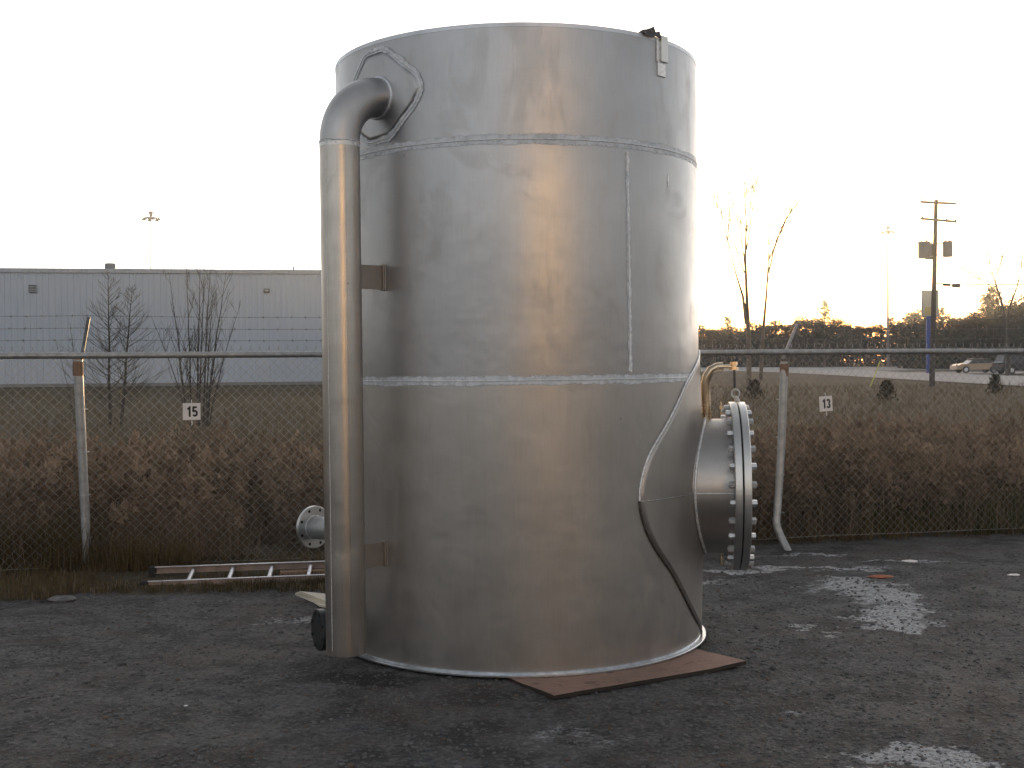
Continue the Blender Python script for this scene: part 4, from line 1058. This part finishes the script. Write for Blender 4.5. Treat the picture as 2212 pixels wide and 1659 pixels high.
M['birch']=simple('pale_stems',(.20,.15,.11),.8)
tag(mb.build('undergrowth',[M['olive'],M['pine'],M['birch']]),'dense undergrowth filling the far treeline','undergrowth',kind='stuff')
# shrubs in the field
def shrub(px,py,Y,w_,h_,label,mat,seed,n=700):
    b=at(px,py,Y); t=thing('shrub',b,label,'shrub'); rg=random.Random(seed); cr=MB(); st=MB()
    for _ in range(n):
        u=rg.random()**.7; r=(1-u*.7)*w_/2*sqrt(rg.random()); a_=rg.random()*6.28; p=b+Vector((cos(a_)*r,sin(a_)*r*.7,h_*u)); a=Vector((rg.gauss(0,1),rg.gauss(0,1),rg.gauss(0,1))).normalized(); c=a.cross(Vector((0,.3,1))).normalized(); q=.05+.07*rg.random(); cr.add([p-a*q,p+c*q*.6,p+a*q],[(0,1,2)],False)
    for _ in range(9): a_=rg.random()*6.28; st.tube([b,b+Vector((cos(a_)*w_*.35,sin(a_)*w_*.2,h_*(.8+.4*rg.random())))],[.02,.006],4,False)
    st.build('stem',M['bark'],t); cr.build('crown',M[mat],t)
shrub(1915,848,46,1.0,.8,'dark green shrub in the field below the yellow guy guard','olive',51,420)
shrub(2150,840,52,.9,.85,'dark low shrub in the field below the parked cars','olive',52,420)
shrub(1628,800,48,1.0,.8,'grey twiggy shrub in the field beside the tank davit','twig',53,350)

# ------------------------------------------------------------------ utility pole
Yp=65; pb=at(2013,835,Yp); zt_=P(2021,432,Yp).z; ptx=P(2022,432,Yp)
pole=thing('utility_pole',pb,'tall wooden utility pole with two crossarms and transformers','utility pole')
M['polewood']=simple('pole_wood',(.085,.075,.070),.85,0,.25,3,5,vs=(1,1,.1)); M['can']=simple('grey_transformer',(.17,.19,.22),.5,.2,.1,3); M['steelfar']=simple('pole_hardware',(.12,.12,.14),.5,.5,.2,4); M['porc']=simple('porcelain',(.35,.35,.36),.3)
mb=MB(); mb.tube([pb,pb.lerp(ptx,.5),ptx],[.15,.13,.10],14); mb.build('pole_shaft',M['polewood'],pole)
for (xa,ya,xb,yb,hang) in((1988,436,2065,440,0),(1988,472,2066,479,1)):
    a=P(xa,ya,Yp-.15); b=P(xb,yb,Yp-.15); mb=MB(); d=(b-a); L=d.length; d.normalize(); R=Matrix((d,Vector((0,1,0)),d.cross(Vector((0,1,0))))).transposed(); mb.box((a+b)/2,(L,.10,.12),R,.01); ca=mb.build('crossarm',M['steelfar'],pole)
    xx=(1990,2028,2063) if not hang else (1993,2045,2064)
    for x in xx:
        t_=(x-xa)/(xb-xa); c=a.lerp(b,t_); mb=MB()
        if not hang: mb.lathe(c,(0,0,1),[(.05,.02),(.12,.02),(.13,.055),(.17,.03),(.18,.06),(.22,.03),(.25,0)],10)
        else:
            mb.lathe(c,(0,0,1),[(.05,.05),(.12,.06),(.15,0)],8); mb.tube([c,c+Vector((0,-.05,-.15)),c+Vector((-.04,-.08,-.32))],.022,6)
        mb.build('insulator',M['porc'] if not hang else M['steelfar'],pole)
for (x,y0,y1,w_,yo) in((1996,522,558,25,-.2),(2008,526,560,20,.25),(2047,521,555,21,0)):
    a=P(x,y1,Yp+yo); b=P(x,y0,Yp+yo); h=b.z-a.z; r=w_/2/F*Yp; mb=MB()
    mb.lathe(a,(0,0,1),[(0,0),(0,r*.96),(.02,r),(h-.07,r),(h-.07,r*1.07),(h-.02,r*1.07),(h,r*.9),(h+.02,0)],20)
    tr_=mb.build('transformer',M['can'],pole)
    mb=MB()
    for q in(-.5,.4): mb.lathe(b+Vector((q*r,0,0)),(0,0,1),[(0,.03),(.05,.045),(.09,.02),(.13,.04),(.17,.015),(.33,.008)],8)
    d=-1 if x<2013 else 1
    px__=P(2018,y0,Yp); mb.tube([Vector((px__.x,Yp,b.z-.12)),Vector((b.x,Yp+yo,b.z-.12))],.03,6); mb.tube([Vector((px__.x,Yp,a.z+.12)),Vector((a.x,Yp+yo,a.z+.12))],.03,6)
    mb.build('bushing',M['porc'],pole)
# drooping leads under the cans
mb=MB()
for (xa,xb,y,dp) in((2018,2040,572,.25),(2018,2058,566,.35),(1985,2016,566,.2)):
    a=P(xa,y,Yp-.1); b=P(xb,y-6,Yp-.1); mb.tube([a.lerp(b,i/10)-Vector((0,0,dp*4*(i/10)*(1-i/10))) for i in range(11)],.012,4)
mb.build('lead_wire',M['steelfar'],pole)
# cables to the right
for i,(xa,ya,xb,yb,lab,r) in enumerate(((2018,612,2480,604,'service cable with splice cases running right from the utility pole',.032),(2019,480,2600,560,None,.0),(2070,554,2470,560,None,0))):
    if r==0: continue
    a=P(xa,ya,Yp); b=P(xb,yb,Yp-6); mb=MB(); mb.tube([a.lerp(b,k/30)-Vector((0,0,.15*4*(k/30)*(1-k/30))) for k in range(31)],r,5)
    c=thing('overhead_cable',a,lab,'cable'); mb.build('cable',M['steelfar'],c)
    for (x0,x1,yy,rr) in((2036,2054,615,.07),(2056,2075,617,.10)):
        mb=MB(); p=P(x0,yy,Yp-.2); q=P(x1,yy+1,Yp-.2); mb.tube([p,p.lerp(q,.08),p.lerp(q,.92),q],[rr*.4,rr,rr,rr*.4],10); mb.build('splice_case',M['steelfar'],c)
a=P(2146,555,Yp+20); b=P(2400,557,Yp+20); a=P(2140,554,85); mb=MB(); mb.tube([a.lerp(b,k/20) for k in range(21)],.028,4)
tag(mb.build('overhead_wire',M['steelfar']),'thin overhead wire above the dark bare tree at far right','wire')
# guy wire with yellow guard
ga=G(1879,838,.25); Yg=ga.y; gt=P(2016,478,Yp); gd=(gt-ga)
guy=thing('guy_wire',ga,'slanting guy wire with yellow guard left of the utility pole','guy wire')
mb=MB(); mb.tube([ga,gt],.006,4); mb.build('wire',M['steelfar'],guy)
M['yellow']=simple('yellow_guard',(.60,.62,.16),.5,0,.1,5); mb=MB(); mb.tube([ga+gd*.005,ga+gd*.16],.035,8); mb.build('guard',M['yellow'],guy)
# pylon sign behind the pole
Ys=120; sb=at(2008,790,Ys); 
sg=thing('pylon_sign',sb,'tall sign with pale panel on a blue column behind the utility pole','sign')
M['bluepost']=simple('blue_column',(.02,.06,.28),.5); M['panel']=simple('pale_panel',(.42,.42,.38),.5,0,.15,.6); M['yellowpan']=simple('yellow_panel',(.50,.40,.16),.5,0,.1,2); M['frame']=simple('sign_frame',(.12,.12,.16),.5)
a=P(1991,627,Ys); b=P(2027,684,Ys); cx=(a.x+b.x)/2; cz=(a.z+b.z)/2; wd_=b.x-a.x; ht_=a.z-b.z
mb=MB(); mb.box((cx,Ys,cz),(wd_,.35,ht_),None,.03); mb.build('sign_box',M['frame'],sg)
mb=MB(); mb.box((cx,Ys-.18,cz),(wd_-.12,.03,ht_-.12)); mb.build('sign_face',M['panel'],sg)
mb=MB(); mb.box((cx-.25,Ys-.2,cz-ht_*.28),(wd_*.42,.02,ht_*.3)); mb.build('sign_panel',M['yellowpan'],sg)
mb=MB(); p1=P(2001,684,Ys); p2=P(2015,684,Ys); mb.box(((p1.x+p2.x)/2,Ys,(p1.z+sb.z)/2),(p2.x-p1.x,.3,p1.z-sb.z),None,.02); mb.build('sign_column',M['bluepost'],sg)

def mast(px,ytop,ybase,Y,label,r=.16):
    b=at(px,ybase,Y); t_=P(px,ytop,Y); t=thing('high_mast_light',b,label,'light mast','high mast lights on the horizon'); mb=MB(); mb.tube([b,Vector((t_.x,t_.y,t_.z))],[r,r*.5],8); mb.build('mast',M['can'],t)
    c=Vector((t_.x,t_.y,t_.z)); mb=MB(); mb.tube(circ(c+Vector((0,0,-.5)),(0,0,1),.75,14),.05,5,closed=True)
    for k in range(4):
        a_=k*pi/4; d=Vector((cos(a_),sin(a_),0))*.75; mb.tube([c+Vector((0,0,-.5))-d,c+Vector((0,0,-.5))+d],.04,4)
    mb.lathe(c,(0,0,1),[(-.4,.1),(.1,.28),(.3,.28),(.35,0)],8); mb.build('lamp_ring',M['can'],t)
    for k in range(6):
        a_=k*pi/3; p=c+Vector((cos(a_)*.95,sin(a_)*.95,-.62)); mb=MB(); mb.lathe(p,(0,0,1),[(-.2,.22),(-.12,.24),(.1,.12),(.18,0)],8); mb.build('lamp_head',M['can'],t)
mast(326,462,780,150,'slender high mast light rising behind the warehouse roof',.15)
mast(1918,493,760,190,'slender high mast light above the treeline at right',.22)

# ------------------------------------------------------------------ cars
def car(loc,heading,label,paint,suv=False,scale=1):
    t=thing('parked_car',loc,label,'car','vehicles parked by the far road',rot=(0,0,heading)); Lc=4.5; Hc=1.38 if not suv else 1.75; Wc=1.75
    if not suv: prof=[(-2.25,.35),(-2.22,.70),(-1.9,.86),(-1.15,.92),(-.55,1.32),(.1,1.38),(.75,1.30),(1.4,.96),(2.05,.86),(2.25,.62),(2.25,.32)]
    else: prof=[(-2.25,.4),(-2.25,1.0),(-2.1,1.15),(-1.9,1.68),(.4,1.72),(1.0,1.12),(2.05,1.0),(2.25,.75),(2.25,.38)]
    body=[(x,z if z<1.0 else 1.0-.04) for x,z in prof if z<=1.16]
    mb=MB(); sec=[]
    # wheel arches cut as profile notches
    def lower():
        out=[]
        for cx_ in(1.38,-1.38):
            out += [(cx_+.38*cos(a_),.33+.38*max(0,sin(a_))) for a_ in [pi*i/8 for i in range(9)]]
        return out
    bodyp=[p for p in body if p[1]>=.4 or True]
    poly=[(-2.25,.33)]+[p for p in bodyp]+[(2.25,.33)]
    lw=lower(); poly=poly+lw
    yy=[(-Wc/2+.06,.97),(-Wc/2,1.0),(Wc/2,1.0),(Wc/2-.06,.97)]
    n=len(poly); vs=[]
    for (y,s) in yy: vs += [(x*s,y,.33+(z-.33)*s) for x,z in poly]
    fs=[(k*n+i,(k+1)*n+i,(k+1)*n+(i+1)%n,k*n+(i+1)%n) for k in range(3) for i in range(n)]
    mb.add(vs,fs,False); mb.add(vs[:n],[list(range(n))],False); mb.add(vs[3*n:],[list(range(n))[::-1]],False)
    mb.build('body',paint,t,True)
    gl=[p for p in prof if p[1]>.9]; gl=[(gl[0][0],.90)]+gl+[(gl[-1][0],.90)]
    mb=MB(); n=len(gl); vs=[]
    for (y,) in((-Wc/2+.1,),(Wc/2-.1,)): vs += [(x,y*(1-.18*(z-.9)/.5),z-.01) for x,z in gl]
    mb.add(vs,[(i,n+i,n+(i+1)%n,(i+1)%n) for i in range(n)]+[list(range(n))[::-1],list(range(n,2*n))],False); mb.build('window',M['carglass'],t,True)
    hi=max(z for _,z in prof); rf=[p for p in prof if p[1]>hi-.10]; mb=MB()
    x0_,x1_=rf[0][0]-.05,rf[-1][0]+.05; mb.box(((x0_+x1_)/2,0,hi+.005),(x1_-x0_,Wc-.42,.05),None,.02); mb.build('roof',paint,t,True)
    for cx_ in(1.38,-1.38):
        for s in(-1,1):
            mb=MB(); mb.lathe((cx_,s*(Wc/2-.12),.32),(0,s,0),[(0,0),(0,.31),(.03,.33),(.12,.33),(.15,.29),(.15,.21)],20); wh=mb.build('wheel',M['rubber'],t,True)
            mb=MB(); mb.lathe((cx_,s*(Wc/2-.12),.32),(0,s,0),[(.13,.21),(.155,.12),(.15,0)],12,False); r_=mb.build('rim',M['alu'],wh,True)
    for s in(-1,1):
        mb=MB(); mb.box((2.22,s*.62,.68),(.10,.32,.14),None,.02); mb.build('headlight',M['porc'],t,True)
        mb=MB(); mb.box((-2.23,s*.66,.76),(.06,.26,.14),None,.02); mb.build('taillight',M['redl'],t,True)
    return t
M['carglass']=simple('car_glass',(.03,.035,.04),.08,0,.05,1); M['redl']=simple('red_lens',(.25,.02,.02),.3)
M['champ']=simple('champagne_paint',(.48,.36,.26),.28,.5,.04,1); M['darkp']=simple('dark_paint',(.03,.03,.035),.25,.3,.1,1)
cl=at(2108,806,118); cl.z=zfield(cl.x,cl.y)+.08; car(cl,radians(4),'champagne saloon car parked by the far road below the pole sign',M['champ'])
cl=at(2204,808,108); cl.z=zfield(cl.x,cl.y)+.08; car(cl,radians(10),'dark vehicle cut off by the right edge of the picture',M['darkp'],True)

# ------------------------------------------------------------------ warehouse
tb=.159; u0_=(0-W2)/F; 
def by(u,Y0): return Y0/(1-u*tb)
Yb0=by(u0_,1)
# wall base at pixel (0,835) and (683,828)
Ywl=79.5; 
wa=P(0,835,Ywl); k0=wa.x/wa.y; Y0b=Ywl*(1-k0*tb)
def wp(x): return Vector((x,Y0b+x*tb,0))
wdir=Vector((1,tb,0)).normalized(); wn=Vector((wdir.y,-wdir.x,0))
M['clad']=simple('blue_grey_cladding',(.49,.54,.62),.5,.1,.05,.15); M['cladtrim']=simple('cladding_trim',(.42,.45,.50),.5,.1); M['concrete']=simple('concrete_base',(.24,.23,.22),.85)
X0,X1=-62,-6
ztop=P(340,581.5,wp(-24).y).z; zg=zfield(-24,80)-.05; print('warehouse',ztop,zg,wp(-24))
wh=thing('warehouse',wp(-30)+Vector((0,0,zg)),'long low warehouse with ribbed blue-grey cladding behind the left fence','building')
mb=MB(); mb.smooth=False; per=.40; s_=wp(X0); L=(wp(X1)-wp(X0)).length; nrib=int(L/per); prof=[]
for i in range(nrib):
    a=i*per; prof += [(a,0),(a+.24,0),(a+.27,.045),(a+.37,.045)]
prof.append((nrib*per,0))
vs=[s_+wdir*a+wn*b+Vector((0,0,z)) for z in(zg+.25,ztop-.3) for a,b in prof]; n=len(prof)
mb.add(vs,[(i,i+1,n+i+1,n+i) for i in range(n-1)],False)
# closed box behind
bk=-wn*45
c0,c1=wp(X0),wp(X1)
q=[c0-wn*.02,c1-wn*.02,c1+bk,c0+bk]
mb.add([p+Vector((0,0,zg)) for p in q]+[p+Vector((0,0,ztop-.02)) for p in q],[(0,1,5,4),(1,2,6,5),(2,3,7,6),(3,0,4,7)],False); mb.build('wall',M['clad'],wh)
mb=MB(); mb.add([p+Vector((0,0,ztop-.01)) for p in q],[(0,1,2,3)],False); mb.build('roof',M['cladtrim'],wh)
R=Matrix((wdir,-wn,Vector((0,0,1)))).transposed(); cm=(c0+c1)/2
mb=MB(); mb.box(cm+wn*.04+Vector((0,0,ztop-.13)),(L,.16,.30),R,.02); mb.build('fascia',M['cladtrim'],wh)
mb=MB(); mb.box(cm+wn*.03+Vector((0,0,zg+.1)),(L,.14,.34),R); mb.build('plinth',M['concrete'],wh)
M['louvre']=simple('dark_louvre',(.07,.075,.09),.6)
def onwall(px,py):
    u=ray(px,py); t_=Y0b/(u.y-u.x*tb); return Vector((0,0,EYE))+u*t_
c=onwall(71,624); vt=MB()
for k in range(5): vt.box(c+wn*.10+Vector((0,0,-.22+.11*k)),(.50,.04,.05),R)
vt.cur=1; vt.box(c+wn*.06,(.56,.05,.54),R,.01); vt.build('louvre_vent',[M['louvre'],M['cladtrim']],wh)
c=onwall(576,628); vt=MB(); vt.box(c+wn*.09,(.40,.10,.26),R,.01); vt.cur=1; vt.box(c+wn*.15,(.28,.03,.14),R,.01); vt.build('wall_light',[M['louvre'],M['porc']],wh)
c=onwall(226,579)+bk*.05; vt=MB(); vt.lathe(Vector((c.x,c.y,ztop)),(0,0,1),[(0,.60),(.12,.42),(.16,.42),(.16,.38),(.50,.38),(.56,.34),(.56,0)],16,False); vt.build('roof_vent',M['can'],wh)
c=onwall(633,583)+bk*.05; vt=MB(); vt.tube([Vector((c.x,c.y,ztop-.05)),Vector((c.x,c.y,ztop+.42))],.07,8); vt.build('roof_pipe',M['can'],wh)

# unseen block added behind the viewpoint to mirror a warm stripe in the steel
M['cream']=simple('cream_reflector',(.90,.68,.36),.8,0,.08,.4); M['opp_glass']=simple('dark_window',(.03,.035,.04),.1)
az=radians(20); bc=Vector((sin(az)*46,-cos(az)*46,-.06)); nb_=Vector((-sin(az),cos(az),0)); 
d_=Vector((nb_.y,-nb_.x,0)); R=Matrix((d_,nb_,Vector((0,0,1)))).transposed()
ob=thing('stripe_reflector',bc,'unseen cream block added behind the camera to mirror a warm stripe in the tank','building')
mb=MB(); mb.box(bc+Vector((0,0,7.5))-nb_*6,(8,12,16),R,.05); mb.build('wall',M['cream'],ob)
mb=MB(); mb.box(bc+Vector((0,0,15.7))-nb_*6,(9,12.5,.3),R,.05); mb.build('roof',M['cladtrim'],ob)
for i in range(4):
    mb=MB(); mb.box(bc+d_*(-3+2*i)+nb_*.02+Vector((0,0,2.0)),(1.2,.08,1.3),R,.02); mb.build('window',M['opp_glass'],ob)
# ------------------------------------------------------------------ evening haze in the air
M['haze']=bpy.data.materials.new('haze'); M['haze'].use_nodes=True; ht=M['haze'].node_tree; ht.nodes.remove(ht.nodes['Principled BSDF'])
pv=ht.nodes.new('ShaderNodeVolumePrincipled'); pv.inputs['Color'].default_value=(.80,.88,1.0,1); pv.inputs['Density'].default_value=.00042; pv.inputs['Anisotropy'].default_value=.6
ht.links.new(pv.outputs[0],ht.nodes['Material Output'].inputs['Volume'])
mb=MB(); mb.box((0,50,15),(1140,1120,33)); hz=mb.build('haze',M['haze']); tag(hz,'thin evening haze in the air','haze',kind='stuff')
bpy.context.view_layer.update()
